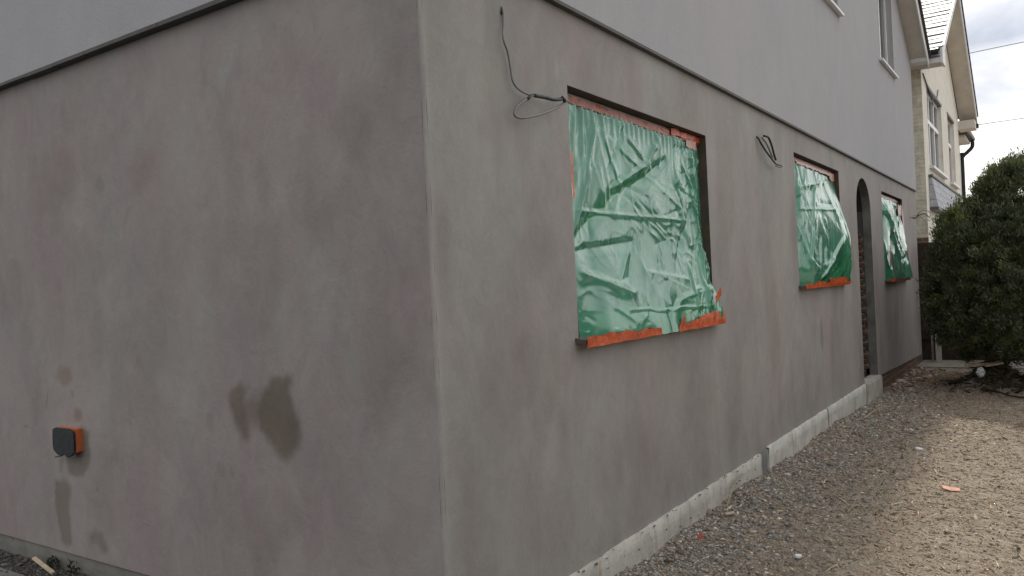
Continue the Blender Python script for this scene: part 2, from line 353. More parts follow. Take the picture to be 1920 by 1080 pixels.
for i, (y, z, a, b, k) in enumerate([(6.05, .75, .05, .2, .62), (.46, 2.25, .07, .5, .28), (.62, 1.0, .16, .2, .2), (.75, 1.55, .2, .12, .16), (3.35, 2.05, .25, .5, .18), (4.3, 1.5, .2, .7, .14),
        (10.7, .8, .25, .5, .30), (11.3, .7, .12, .6, .28), (12.4, 2.45, .06, .18, .55), (12.45, 2.1, .05, .2, .3), (4.18, 2.47, .03, .12, .35), (2.6, .5, .3, .5, .14), (.2, .4, .15, .5, .15), (7.7, 1.6, .1, .6, .18), (9.3, .7, .1, .6, .2)]):
    stR = np.maximum(stR, ell(y, z, a, b, 20+i, k))
stR = np.maximum(stR, .30*sm(.05, .55, pnoise(YY*3.2, ZZ*.55, 44))*sm(1.3, .2, ZZ))
stR = np.maximum(stR, .22*sm(.1, .6, fbm(YY*1.7, ZZ*.8, 47)))
pale = .55*np.exp(-((YY-.014)/.022)**2)*(.6+.4*pnoise(ZZ*5, ZZ*0, 2)) + .05*np.exp(-(YY/.10)**2)
pale += .22*sm(.15, .6, pnoise(YY*1.3+5, ZZ*.9, 61))*sm(0, .6, YY)
for y, z, a, b, k in [(1.02, 2.45, .012, .1, .5), (.30, 2.1, .05, .3, .16), (2.2, .75, .3, .12, .18)]: pale = np.maximum(pale, ell(y, z, a, b, 77, k))
np_mesh('lower_wall', np.stack([XX, YY, Z2], -1).reshape(-1, 3), grid_faces(len(ys), len(zs), keep), 'plaster', house, {'stain': stR, 'pale': pale, 'rust': stR*0, 'mauve': .28*sm(-.3, .5, fbm(YY*.9, ZZ*1.1, 99))})
# arch spandrels + reveals, one mesh
mb = MB(); ya, yb, z0, zsp, zt = AR; ymid = (ya+yb)/2; ry = (yb-ya)/2; rz = zt-zsp; zT = zt+.02
arc = [(ymid-ry*math.cos(math.pi*k/28), zsp+rz*math.sin(math.pi*k/28)) for k in range(29)]
ms = MB()
for (p, q) in zip(arc[:-1], arc[1:]):
    ms.quad((0, p[0], p[1]), (0, q[0], q[1]), (0, q[0], zT), (0, p[0], zT))
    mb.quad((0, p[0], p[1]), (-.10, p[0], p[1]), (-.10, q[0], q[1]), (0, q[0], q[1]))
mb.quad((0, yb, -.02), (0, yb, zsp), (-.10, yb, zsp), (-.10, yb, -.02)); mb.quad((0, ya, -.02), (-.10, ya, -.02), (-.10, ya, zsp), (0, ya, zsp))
ms.build('arch_surround', 'plaster', house)
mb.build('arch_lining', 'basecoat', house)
mb = MB()
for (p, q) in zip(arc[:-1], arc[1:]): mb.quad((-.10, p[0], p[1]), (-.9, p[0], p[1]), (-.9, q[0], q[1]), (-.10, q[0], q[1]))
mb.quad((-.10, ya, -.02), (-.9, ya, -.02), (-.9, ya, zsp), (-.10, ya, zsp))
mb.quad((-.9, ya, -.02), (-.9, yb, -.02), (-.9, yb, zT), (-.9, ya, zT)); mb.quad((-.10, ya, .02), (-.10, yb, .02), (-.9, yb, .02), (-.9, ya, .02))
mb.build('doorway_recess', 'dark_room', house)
mb = MB(); random.seed(4)
for k in range(25):                            # toothed raw brick edge behind the rendered jamb
    z = .03+k*.075; x0 = -.103 if k % 2 else -.135
    mb.box((-.42, yb-.028-.02*random.random(), z), (x0+random.uniform(-.012, .004), yb+.02, z+.060))
    mb.box((-.42, yb-.014, z+.060), (x0-.012, yb+.02, z+.075))
mb.build('brick_jamb', 'jamb_brick', house)
for y0, y1, zz0, zz1 in WIN:
    d = -.13
    MB().quad((0, y0, zz0), (d, y0, zz0), (d, y0, zz1), (0, y0, zz1)).build('window_reveal', 'lintel_wood', house); MB().quad((0, y1, zz0), (0, y1, zz1), (d, y1, zz1), (d, y1, zz0)).build('window_reveal', 'lintel_wood', house)
    MB().quad((0, y0, zz1), (d, y0, zz1), (d, y1, zz1), (0, y1, zz1)).build('window_head', 'lintel_wood', house)
# short wall (plane y=0)
xs = np.concatenate([[-8.], np.arange(-5.0, -.014, .0135), [-.014]]); zs = np.concatenate([np.arange(-.02, DRIP-.005, .0135), [DRIP]])
XL, ZL = np.meshgrid(xs, zs, indexing='ij')
wx = XL+fbm(XL*6, ZL*6, 31, 6)*.024; wz = ZL+fbm(XL*6, ZL*6, 35, 6)*.024
ST = [([(-.954,1.039),(-.83,1.052),(-.822,.966),(-.775,.846),(-.79,.731),(-.864,.673),(-.95,.681),(-.99,.736),(-1.076,.799),(-1.083,.908),(-1.019,.959),(-.971,1.0)], 1., .030),
      ([(-1.226,.977),(-1.169,1.004),(-1.124,.976),(-1.125,.856),(-1.148,.755),(-1.187,.753),(-1.238,.82),(-1.254,.89)], .95, .028),
      ([(-1.16,.93),(-1.04,.95),(-1.03,.82),(-1.16,.80)], .75, .05),
      ([(-2.926,.372),(-2.825,.394),(-2.744,.352),(-2.753,.252),(-2.748,.041),(-2.824,.005),(-2.895,.033),(-2.923,.182)], .95, .022),
      ([(-2.566,.115),(-2.494,.161),(-2.429,.146),(-2.388,.056),(-2.417,.028),(-2.472,.032),(-2.501,.082),(-2.558,.08)], .6, .025),
      ([(-2.57,.722),(-2.515,.702),(-2.533,.495),(-2.596,.431),(-2.748,.439),(-2.763,.537),(-2.678,.556),(-2.66,.7)], .95, .018),
      ([(-2.863,.54),(-2.802,.54),(-2.81,.427),(-2.859,.422)], .6, .015)]
stL = np.zeros(XL.shape)
for p, k, w in ST: stL = np.maximum(stL, k*(1-sm(-w, w, poly_sd(wx, wz, p))))
def ellL(x, z, a, b, k): return k*(1-sm(.5, 1.2, np.sqrt(((wx-x)/a)**2+((wz-z)/b)**2)))
for x, z, a, b, k in [(-1.346,.572,.04,.05,.35),(-1.264,.57,.025,.035,.3),(-2.107,.807,.035,.08,.28),(-1.411,.811,.03,.05,.25),(-2.442,.371,.014,.02,.6),(-2.655,2.131,.15,.2,.30),(-1.891,2.069,.12,.13,.26),(-.642,1.771,.06,.14,.3),(-.387,2.039,.12,.16,.26),(-2.98,.86,.012,.07,.5),
                      (-.816,2.439,.16,.18,.14),(-1.9,1.2,.35,.2,.2),(-2.4,1.25,.1,.3,.18),(-.3,1.1,.1,.35,.2),(-2.3,2.05,.05,.07,.3),(-.95,1.9,.05,.15,.2),(-3.25,.69,.03,.015,.7),(-1.55,1.75,.07,.2,.15)]:
    stL = np.maximum(stL, ellL(x, z, a, b, k))
stL = np.maximum(stL, .16*sm(.1, .6, fbm(XL*2.4, ZL*1.6, 52)))
ring = np.abs(np.hypot(wx+.82, (wz-2.42))-.13); stL = np.maximum(stL, .22*(1-sm(0, .02, ring)))
rust = np.maximum(ellL(-2.76, 1.0, .09, .07, .55), ellL(-2.635, .79, .05, .05, .6)); rust = np.maximum(rust, ellL(-2.66, .9, .02, .03, .4))
paleL = .16*sm(.1, .6, pnoise(XL*1.6, ZL*.7, 71)) + .1*np.exp(-((DRIP-ZL)/.10)**2)
YL = (fbm(XL*.9, ZL*.7, 13)*.004+fbm(XL*3, ZL*2.2, 19)*.0013)*sm(0, .2, -XL)*sm(0, .2, DRIP-ZL)
np_mesh('lower_wall', np.stack([XL, -YL, ZL], -1).reshape(-1, 3), grid_faces(len(xs), len(zs), flip=False), 'plaster', house, {'stain': stL, 'pale': paleL, 'rust': rust, 'mauve': .55+.45*sm(-.4, .4, fbm(XL*1.1, ZL*1., 98))})
# rounded, slightly wavy corner arris
zc_ = np.linspace(-.01, DRIP, 140); an = np.linspace(0, math.pi/2, 7); v = []
for z in zc_:
    w = .0022*float(fbm(z*6., 1.3, 6)); r = .014
    v += [(-r+(r+w)*math.sin(a), r-(r+w)*math.cos(a), z) for a in an]
np_mesh('corner_edge', v, grid_faces(len(zc_), len(an), flip=True), 'plaster', house, {'stain': np.zeros(len(v)), 'pale': np.tile([.1, .25, .45, .6, .65, .6, .5], len(zc_))*np.repeat(.7+.5*np.array([float(fbm(z*4, 7.7, 3)) for z in zc_]), 7), 'rust': np.zeros(len(v))})
# rear faces so the house is closed
mb = MB(); mb.quad((-8, 0, -.3), (-8, 0, DRIP), (-8, YE, DRIP), (-8, YE, -.3)); mb.quad((0, YE, -.3), (-8, YE, -.3), (-8, YE, DRIP), (0, YE, DRIP)); mb.build('rear_wall', 'plaster', house)
mb = MB(); mb.quad((-.95, .1, -.1), (-.95, YE-.1, -.1), (-.95, YE-.1, 2.7), (-.95, .1, 2.7)); mb.quad((-.15, .1, 2.705), (-.95, .1, 2.705), (-.95, YE-.1, 2.705), (-.15, YE-.1, 2.705)); mb.build('inner_partition', 'dark_room', house)
# upper storey, proud of the lower one
UW = [(5.75, 7.42, 4.36, 5.6), (10.10, 11.38, 4.40, 5.72)]
PX, PY = .026, -.045; EV = 5.04; SLO = .60; YR = (YE+PY)/2
apex = EV+SLO*(YE-YR)
bm = bmesh.new()
out = [(PY, DRIP+.012), (YE+.02, DRIP+.012), (YE+.02, EV+.03), (YR, apex+.03), (PY, EV+.03)]
def loop(pts):
    vs = [bm.verts.new((PX, y, z)) for y, z in pts]; return [bm.edges.new((vs[i], vs[(i+1) % len(vs)])) for i in range(len(vs))]
E_ = loop(out)
for a in UW: E_ += loop([(a[0], a[2]), (a[1], a[2]), (a[1], a[3]), (a[0], a[3])])
bmesh.ops.triangle_fill(bm, edges=E_, use_beauty=True, normal=(1, 0, 0))
me = bpy.data.meshes.new('upper_wall'); bm.to_mesh(me); bm.free(); o = bpy.data.objects.new('upper_wall', me); COL.objects.link(o); me.materials.append(MT['upper']); o.parent = house
for a in UW:
    y0, y1, zz0, zz1 = a; d = -.11; mb = MB()
    for p, q in (((y0, zz0), (y1, zz0)), ((y1, zz0), (y1, zz1)), ((y1, zz1), (y0, zz1)), ((y0, zz1), (y0, zz0))): mb.quad((PX, *p), (PX, *q), (d, *q), (d, *p))
    mb.build('window_reveal', 'upper', house)
MB().quad((PX, PY, DRIP+.012), (PX, PY, EV+.03), (-8, PY, EV+.03), (-8, PY, DRIP+.012)).build('upper_wall', 'upper', house)
MB().quad((PX, YE+.02, DRIP+.012), (-8, YE+.02, DRIP+.012), (-8, YE+.02, EV+.03), (PX, YE+.02, EV+.03)).build('upper_wall', 'upper', house)
mb = MB()                                       # bell-cast bead between the two storeys, in lengths
y = PY
for y2 in (2.9, 5.4, 8.1, 10.6, YE+.02): mb.box((-.004, y+.002, DRIP-.006), (PX+.006, y2-.002, DRIP+.0115)); y = y2
x = PX+.006
for x2 in (-1.62, -2.30, -2.62, -2.95, -3.4, -5.6, -8.): mb.box((x2+.004, PY-.006, DRIP-.008+random.uniform(-.003, .003)), (x, .004, DRIP+.0115)); x = x2
mb.build('drip_bead', 'bead', house)
# windows of the ground floor (behind the plastic)
for y0, y1, zz0, zz1 in WIN:
    fr = MB(); X0, X1 = -.13, -.075; t = .06
    fr.box((X0, y0, zz0), (X1, y0+t, zz1)); fr.box((X0, y1-t, zz0), (X1, y1, zz1)); fr.box((X0, y0+t, zz0), (X1, y1-t, zz0+.12)); fr.box((X0, y0+t, zz1-t), (X1, y1-t, zz1))
    ym = y0+.36*(y1-y0); fr.box((X0, ym-.04, zz0+.12), (X1, ym+.04, zz1-t)); fr.box((X0, ym+.04, zz1-.42), (X1, y1-t, zz1-.36))
    w = fr.build('window', 'white_upvc', house, .004, seg=1)
    MB().box((-.108, y0+t, zz0+.12), (-.100, ym-.04, zz1-t)).build('pane', 'glass', w)
    MB().box((-.108, ym+.04, zz0+.12), (-.100, y1-t, zz1-t)).build('pane', 'glass', w)
    s = MB().prism([(-.06, y0-.038, zz0-.012), (.058, y0-.038, zz0-.028), (.058, y0-.038, zz0-.002), (-.06, y0-.038, zz0+.014)], (0, y1-y0+.083, 0)); s.build('sill', 'sill_board', w, .002, seg=1)
for k, (y0, y1, zz0, zz1) in enumerate(UW):
    fr = MB(); X0, X1 = -.11, -.055; t = .05
    fr.box((X0, y0, zz0), (X1, y0+t, zz1)); fr.box((X0, y1-t, zz0), (X1, y1, zz1)); fr.box((X0, y0+t, zz0), (X1, y1-t, zz0+t)); fr.box((X0, y0+t, zz1-t), (X1, y1-t, zz1))
    ym = (y0+y1)/2; fr.box((X0, ym-.03, zz0+t), (X1, ym+.03, zz1-t)); w = fr.build('window', 'white_upvc', house, .004, seg=1)
    MB().box((-.09, y0+t, zz0+t), (-.082, ym-.03, zz1-t)).build('pane', 'glass', w); MB().box((-.09, ym+.03, zz0+t), (-.082, y1-t, zz1-t)).build('pane', 'glass', w)
    MB().prism([(-.06, y0-.06, zz0-.03), (PX+.055, y0-.06, zz0-.045), (PX+.055, y0-.06, zz0-.012), (-.06, y0-.06, zz0+.004)], (0, y1-y0+.12, 0)).build('sill', 'white_paint', w, .003, seg=1)
# plinth on both walls
def rough_strip(y0, y1, xf, zt, zb, name, m, seed, jag=.012):
    yy = np.arange(y0, y1, .03); nz_ = 6; v = []; 
    for y in yy:
        top = zt+jag*float(fbm(y*7, seed*1.1, seed)); pb = zb+float(gz(.1, max(y, 0)))*0
        for k in range(nz_):
            t = k/(nz_-1); v.append((xf+.006*float(fbm(y*5, t*2+seed, seed+4))-.0*(t), y, pb+(top-pb)*t))
        v.append((xf-.012, y, top+.006)); v.append((-.03, y, top+.008))
    n = nz_+2; f = grid_faces(len(yy), n); 
    return np_mesh(name, v, f, m, house)
rough_strip(.0, 3.86, .020, .0, -.33, 'plinth', 'plinth', 2, .007)
rough_strip(3.86, 4.05, .006, .0, -.33, 'plinth', 'paving', 3, .003)
for y_, m_ in ((3.855, 'plinth'), (4.04, 'white_block'), (6.09, 'white_block')): MB().box((-.02, y_-.004 if y_ < 4 else y_-.003, -.36), (.017, y_+.004, .004)).build('plinth', m_, house)
rough_strip(4.04, 6.06, .022, .012, -.36, 'plinth', 'white_block', 5, .006); rough_strip(6.09, 8.06, .019, .012, -.36, 'plinth', 'white_block', 8, .006)
MB().box((-.7, 8.08, -.4), (.045, 9.03, .018)).build('door_step', 'plinth', house, .012, seg=2)
MB().box((-.3, 9.03, -.5), (-.022, YE-.02, -.02)).build('brick_base', 'red_brick', house)
MB().quad((-.05, 4, .012), (-.05, 9, .012), (.0, 9, .012), (.0, 4, .012)).build('plaster_underside', 'bead', house)
xx = np.arange(-8, .02, .03); v = []
for x in xx:
    for k in range(5): v.append((x, .012+.006*float(fbm(x*5, k*.6, 8)), -.35+(.345)*k/4))
    v.append((x, .03, -.004)); 
np_mesh('plinth', v, grid_faces(len(xx), 6, flip=False), 'old_plinth', house)
# roof: verge soffit, bargeboard, tiles
OV = .27
def gz_roof(y): return EV+SLO*(YE-y) if y > YR else EV+SLO*(y-PY)
Yl, Yh = PY-.30, YE+.22
for side in (0, 1):
    ya_, yb_ = (Yh, YR) if side else (Yl, YR); za_, zb_ = gz_roof(ya_), gz_roof(yb_)
    MB().prism([(PX+.002, ya_, za_), (OV, ya_, za_), (OV, yb_, zb_), (PX+.002, yb_, zb_)], (0, 0, .02)).build('soffit', 'soffit', house)
    MB().prism([(OV+.001, ya_, za_-.03), (OV+.001, yb_, zb_-.03), (OV+.001, yb_, zb_+.17), (OV+.001, ya_, za_+.17)], (.022, 0, 0)).build('bargeboard', 'white_paint', house)
    MB().prism([(-8.2, ya_, za_+.176), (OV+.06, ya_, za_+.176), (OV+.06, yb_, zb_+.176), (-8.2, yb_, zb_+.176)], (0, 0, .06)).build('roof', 'roof_tile', house)
# boxed eave end at the far corner
MB().prism([(PX+.003, YE-.02, EV-.06), (PX+.003, Yh-.0, EV-.10), (PX+.003, Yh-.0, gz_roof(Yh)+.12), (PX+.003, YE-.02, EV+.005)], (OV-PX-.004, 0, 0)).build('eave_box', 'white_paint', house)
MB().box((-8, YE+.03, EV-.10), (PX, Yh, EV-.08)).build('soffit', 'soffit', house)

# ================================================================== GREEN PLASTIC SHEETS
def film_grid(y0, y1, z0, z1, st, xf, yf, name, label, lay=None, drop=None):
    nu = int((y1-y0)/st)+1; nv = int((z1-z0)/st)+1
    u = np.linspace(0, 1, nu); w = np.linspace(0, 1, nv); U, V = np.meshgrid(u, w, indexing='ij')
    Y = y0+(y1-y0)*U; Z = z0+(z1-z0)*V
    X = xf(U, V, Y, Z); Yd = Y+yf(U, V); la = lay(Y, Z) if lay else np.zeros(Y.shape)
    zr = Z+(.012*fbm(U*14, U*0+3, 5))*(V < .02)
    if drop: dz = drop(U)*(1-V)**14; zr = zr-dz; X = X+.42*dz
    o = np_mesh(name, np.stack([X, Yd, zr], -1).reshape(-1, 3), grid_faces(nu, nv), 'film', None, {'layers_dark_reflection': la})
    return tag(o, label, 'plastic sheet', 'plastic sheets taped over the ground floor windows')
def ridge(Y, Z, a, b, w, amp, asym=1.):
    d, t, s = seg_d(Y, Z, a, b); e = np.clip(np.minimum(t, 1-t)*5+.15, 0, 1)*((t > -.2) & (t < 1.2))
    ww = np.where(s > 0, w, w*asym); return amp*e*np.clip(1-np.abs(s)/ww, 0, 1)**2.0*(d < w*3)
def crumple(Y, Z, seed, n, y0, y1, z0, z1, wmin, wmax, amp, ang=None, spread=1.):
    r = np.random.default_rng(seed); o = np.zeros(Y.shape)
    for _ in range(n):
        a = np.array([r.uniform(y0, y1), r.uniform(z0, z1)]); th = r.normal(ang, spread) if ang is not None else r.uniform(0, np.pi); l = r.uniform(.15, .6)
        b = a+l*np.array([math.cos(th), math.sin(th)]); w = r.uniform(wmin, wmax); o += ridge(Y, Z, a, b, w, amp*w*r.choice([-1, 1])*r.uniform(.4, 1), r.uniform(.4, 2))
    return o
def fold_field(Y, Z, seed, f=1.):
    q = fbm(Y*f*1.5, Z*f*1.5, seed, 3); r1 = 1-np.abs(pnoise(Y*f*3.2+q, Z*f*2.6-q, seed+3)); r2 = 1-np.abs(pnoise(Y*f*7+q*2, Z*f*5, seed+5))
    r3 = 1-np.abs(pnoise(Y*f*4.5+q*3+9, Z*f*2.2+q*2, seed+11)); r4 = 1-np.abs(pnoise(Y*f*3+q*2, Z*f*6+4, seed+15)); mk = sm(-.1, .5, pnoise(Y*1.3, Z*1.5, seed+21))
    return .022*q+.006*r1**3+.006*r3**9*mk+.003*r4**10+.0012*r2**3
BAND = [(1.11,1.65),(1.36,1.75),(1.65,1.92),(1.9,1.98),(2.4,2.14),(2.08,1.96),(1.74,1.82),(1.35,1.68),(1.11,1.56)]
LOW1 = [(2.45, 1.45), (2.75, 1.58), (2.9, 1.6), (3.05, 1.13), (2.3, 1.13), (2.3, 1.25)]
def x1(U, V, Y, Z):
    b = -.058+.106*(1-sm(-.05, .6, V))**1.6*(.30+.70*sm(0, .16, U)) + .018*U*(1-V)-.006*sm(.86, 1., U)*sm(.02, .2, V)+.030*sm(.12, .0, U)*sm(.9, .4, V)
    x = b + fold_field(Y, Z, 101, .8)*.7
    pin = sm(0, .08, V)*sm(0, .04, 1-V)*sm(-.02, .06, U)
    g = sm(.5, 1., V)*sm(.42, .0, U); x = x+.010*g*np.sin(2*np.pi*(Y*9+.5*pnoise(Y*4, Z*2, 5)))*sm(.55, .95, V)+.006*sm(.85, 1, V)*np.sin(2*np.pi*Y*16+3*pnoise(Y*3, Z, 8))
    for a, c, w, am, s in [((1.12, 1.76), (2.82, 1.775), .035, .014, .5), ((1.62, 1.90), (2.14, 2.10), .07, .030, .35), ((2.05, 2.02), (2.32, 2.30), .06, .026, .5), ((1.41, 2.26), (2.70, 1.82), .03, .006, 1), ((1.13, 1.62), (1.42, 2.02), .07, .028, .5),
            ((1.35, 1.95), (1.5, 2.3), .06, .02, .6), ((1.2, 2.3), (1.18, 1.9), .05, .02, .6), ((1.55, 1.235), (2.85, 1.20), .02, .012, .5), ((2.45, 1.5), (2.95, 2.0), .12, -.03, .4), ((2.8, 2.32), (2.93, 1.85), .06, .03, .5), ((2.85, 1.95), (2.98, 1.35), .07, .035, .6),
            ((1.12, 1.55), (1.9, 1.62), .08, -.022, .5), ((1.12, 1.46), (1.75, 1.32), .10, .026, .5), ((2.75, 1.15), (2.95, 1.62), .10, .034, .4), ((2.55, 2.1), (2.72, 1.6), .1, .02, .6), ((1.9, 1.45), (2.6, 1.38), .06, .012, .5), ((2.6, 1.17), (2.62, 1.5), .08, .025, .5), ((1.75, 1.9), (1.55, 2.2), .05, .014, .5)]:
        x = x+ridge(Y, Z, a, c, w, am*.62, s)
    d = poly_sd(Y, Z, BAND); x = x-.022*sm(.05, -.06, d)*(.4+.6*sm(1.1, 2.2, Y))
    x += crumple(Y, Z, 5, 34, 2.0, 3.0, 1.6, 2.36, .015, .06, .20) + crumple(Y, Z, 6, 26, 1.1, 3.0, 1.13, 1.45, .015, .06, .13, 0., .6) + crumple(Y, Z, 9, 16, 1.1, 1.7, 1.5, 2.36, .02, .07, .17, 1.4, .35) + crumple(Y, Z, 15, 26, 2.7, 3.02, 1.2, 2.3, .015, .045, .36, 1.5, .4)
    return b+(x-b)*(.35+.65*pin)
def lay1(Y, Z):
    w = fbm(Y*5, Z*5, 3)*.02; l = .85*sm(.03, -.02, poly_sd(Y+w, Z+w, BAND))
    return np.clip(l+.55*sm(.05, -.05, poly_sd(Y+w, Z+w, LOW1))+.45*sm(1.28, 1.16, Z+w), 0, 1)
y0, y1, z0, z1 = WIN[0]
f1 = film_grid(y0+.004, y1-.004, z0+.0, z1-.04, .0075, x1, lambda U, V: .012*sm(.25, .0, V)*sm(.8, 1, U)+.014*sm(.75, 1., U)*fbm(V*6, V*0+1, 9)-.004*U, 'plastic_sheet', 'translucent green plastic over the nearest and largest looking window, long orange tape on its sill', lay1, lambda U: .040*sm(.40, .47, U)*sm(.64, .57, U))
TRI = [(5.75, 1.29), (6.25, 1.44), (6.72, 1.68), (6.95, 1.80), (7.05, 1.72), (7.2, 1.83), (7.3, 1.7), (7.3, 1.25), (5.75, 1.25)]  # lower right facet, its dark reflection painted into the green
def x2(U, V, Y, Z):
    b = -.062+.150*(1-V)*(.3+.7*sm(0, .2, U))-.036*sm(.14, .0, V)+.085*sm(.35, 1., U)*sm(1.0, .3, V)*sm(-.12, .25, V)
    x = b+fold_field(Y, Z, 202, .6)*.5
    for a, c, w, am, s in [((5.37, 2.20), (6.96, 2.40), .05, .02, .5), ((5.33, 2.0), (7.1, 2.08), .03, .014, .6), ((5.5, 1.4), (6.2, 2.4), .08, .03, .5), ((5.7, 1.35), (6.05, 1.75), .06, .028, .5), ((5.55, 2.5), (5.5, 1.9), .07, .03, .6), ((6.5, 2.4), (6.9, 1.9), .12, .02, .5), ((5.4, 1.9), (5.6, 1.4), .06, .024, .6),
                      ((5.8, 1.30), (6.85, 1.78), .10, .04, .2), ((6.9, 1.75), (7.12, 1.5), .07, .03, .5)]: x = x+ridge(Y, Z, a, c, w, am*.6, s)
    d = poly_sd(Y, Z, TRI); x = x-.040*sm(.03, -.22, d)
    x += crumple(Y, Z, 25, 46, 5.3, 5.9, 1.4, 2.5, .03, .09, .20, 1.5, .4)+crumple(Y, Z, 26, 14, 5.3, 7.1, 1.28, 1.5, .03, .08, .2)+crumple(Y, Z, 27, 14, 5.8, 7.1, 1.6, 2.5, .03, .10, .14)
    pin = sm(0, .06, V)*sm(0, .05, 1-V); return b+(x-b)*(.35+.65*pin)
y0, y1, z0, z1 = WIN[1]
f2 = film_grid(y0+.004, y1-.03, z0+.0, z1-.045, .011, x2, lambda U, V: .02*sm(.8, 1, U)*sm(.5, 0, V), 'plastic_sheet', 'green plastic bulging out at its lower right, on the window beside the arched doorway',
               lambda Y, Z: np.clip(.95*sm(.03, -.02, poly_sd(Y, Z+fbm(Y*5, Z*5, 4)*.03, TRI))+.35*sm(1.36, 1.3, Z), 0, 1))
def x3(U, V, Y, Z):
    b = -.062+.125*(1-V)*(.3+.7*sm(0, .2, U))+.05*U*(1-V)
    x = b+fold_field(Y, Z, 303, .6)*.7+crumple(Y, Z, 35, 26, 9.9, 11.7, 1.25, 2.5, .06, .20, .20, 1.5, .35)+crumple(Y, Z, 36, 26, 10.9, 11.7, 1.25, 2.5, .04, .12, .24)
    for a, c, w, am, s in [((10.1, 2.45), (10.9, 1.5), .16, .06, .5), ((10.4, 2.4), (11.2, 1.7), .12, .04, .6), ((10.9, 1.3), (10.6, 1.8), .12, .05, .5)]: x = x+ridge(Y, Z, a, c, w, am*.6, s)
    pin = sm(0, .06, V)*sm(0, .05, 1-V); return b+(x-b)*(.35+.65*pin)
y0, y1, z0, z1 = WIN[2]
f3 = film_grid(y0+.004, y1-.02, z0+.0, z1-.045, .014, x3, lambda U, V: .03*sm(.7, 1, U)*fbm(V*7, V*0+2, 6), 'plastic_sheet', 'crumpled green plastic on the farthest window, nearest the dark bush',
               lambda Y, Z: np.clip(.8*sm(.0, .35, pnoise(Y*2.5, Z*1.8, 12)+.35*(1.8-Z)), 0, 1))
def strip(par, y0, y1, zlo, zhi, xf, m, seed, jl=.006, jh=.012, n=60):
    yy = np.linspace(y0, y1, n); k = 5; v = []
    for y in yy:
        a = zlo(y) if callable(zlo) else zlo; b = zhi(y) if callable(zhi) else zhi
        a += jl*float(fbm(y*9, seed*.37, seed)); b += jh*float(fbm(y*7, seed*.91+2, seed+1))
        for j in range(k): z = a+(b-a)*j/(k-1); v.append(((xf(y, z) if callable(xf) else xf)+.004*float(fbm(y*14, z*14, seed+2)), y, z))
    return np_mesh('tape', v, grid_faces(n, k), m, par)
# orange tape along head and sill of each window
for (f, w, xf, s) in ((f1, WIN[0], None, 1), (f2, WIN[1], None, 2), (f3, WIN[2], None, 3)):
    y0, y1, z0, z1 = w
    strip(f, y0+.003, y1-.004, z1-.062, z1-.022, -.052, 'tape_dull' if s < 3 else 'tape_red', 10+s, .007, .006, 80)
y0, y1, z0, z1 = WIN[0]
SF = .0655
strip(f1, y0-.035, y0+.86, z0-.042, lambda y: z0+.012-.014*sm(.3, .9, y-y0)+.0, SF, 'tape', 21, .003, .014, 80)
strip(f1, y0+1.12, y1+.045, z0-.046, lambda y: z0-.004+.046*sm(1.1, 1.75, y-y0), lambda y, z: SF+.001-.10*max(0, z-z0), 'tape', 23, .003, .012, 80)
strip(f1, y0+1.10, y0+1.20, lambda y: z0-.05+.5*(y-y0-1.1), lambda y: z0-.01+.75*(y-y0-1.10), SF+.008, 'tape', 27, .004, .006, 14)
strip(f1, y1-.20, y1+.02, z0+.02, z0+.05, lambda y, z: SF-.005, 'tape_pale', 29, .006, .012, 20)
strip(f1, y1-.13, y1-.015, lambda y: z0+.10+.5*(y-y1+.13), lambda y: z0+.15+.55*(y-y1+.13), .066, 'tape', 31, .01, .012, 14)
strip(f1, y0+.001, y0+.022, z0+.70, z0+.92, .002, 'tape', 33, .02, .02, 6); pass
strip(f1, y1-.26, y1-.08, z1-.105, z1-.05, -.040, 'tape_pale', 35, .016, .004, 20); strip(f1, y1-.5, y1-.0, z1-.05, z1-.006, -.045, 'tape', 37, .008, .006, 30)
y0, y1, z0, z1 = WIN[1]
strip(f2, y0-.02, y1+.04, z0-.030, z0+.022, SF, 'tape', 41, .006, .020, 80); strip(f2, y0+.9, y1+.05, z0-.01, lambda y: z0+.055, SF+.006, 'tape', 43, .012, .016, 40); strip(f2, y1-.26, y1-.04, z1-.12, z1-.04, -.040, 'tape_pale', 45, .02, .004, 16)
strip(f2, y0+.25, y1-.2, z1-.074, z1-.045, -.040, 'tape_pale', 46, .010, .006, 40)
y0, y1, z0, z1 = WIN[2]
strip(f3, y0-.02, y1+.05, z0-.032, z0+.030, SF+.006, 'tape', 51, .006, .014, 50); strip(f3, y0+.12, y0+.22, z0+.18, z0+.48, .055, 'tape_red', 53, .03, .03, 8)
strip(f3, y1-.42, y1-.2, lambda y: z0+.98-1.3*(y-y1+.42), lambda y: z0+1.16-1.0*(y-y1+.42), .045, 'tape_red', 55, .02, .02, 12); strip(f3, y1-.36, y1-.06, z1-.27, z1-.10, -.01, 'tape_pale', 57, .04, .03, 12); strip(f3, y1-.22, y1-.04, z0+.38, z0+.44, .06, 'tape', 59, .02, .02, 8)
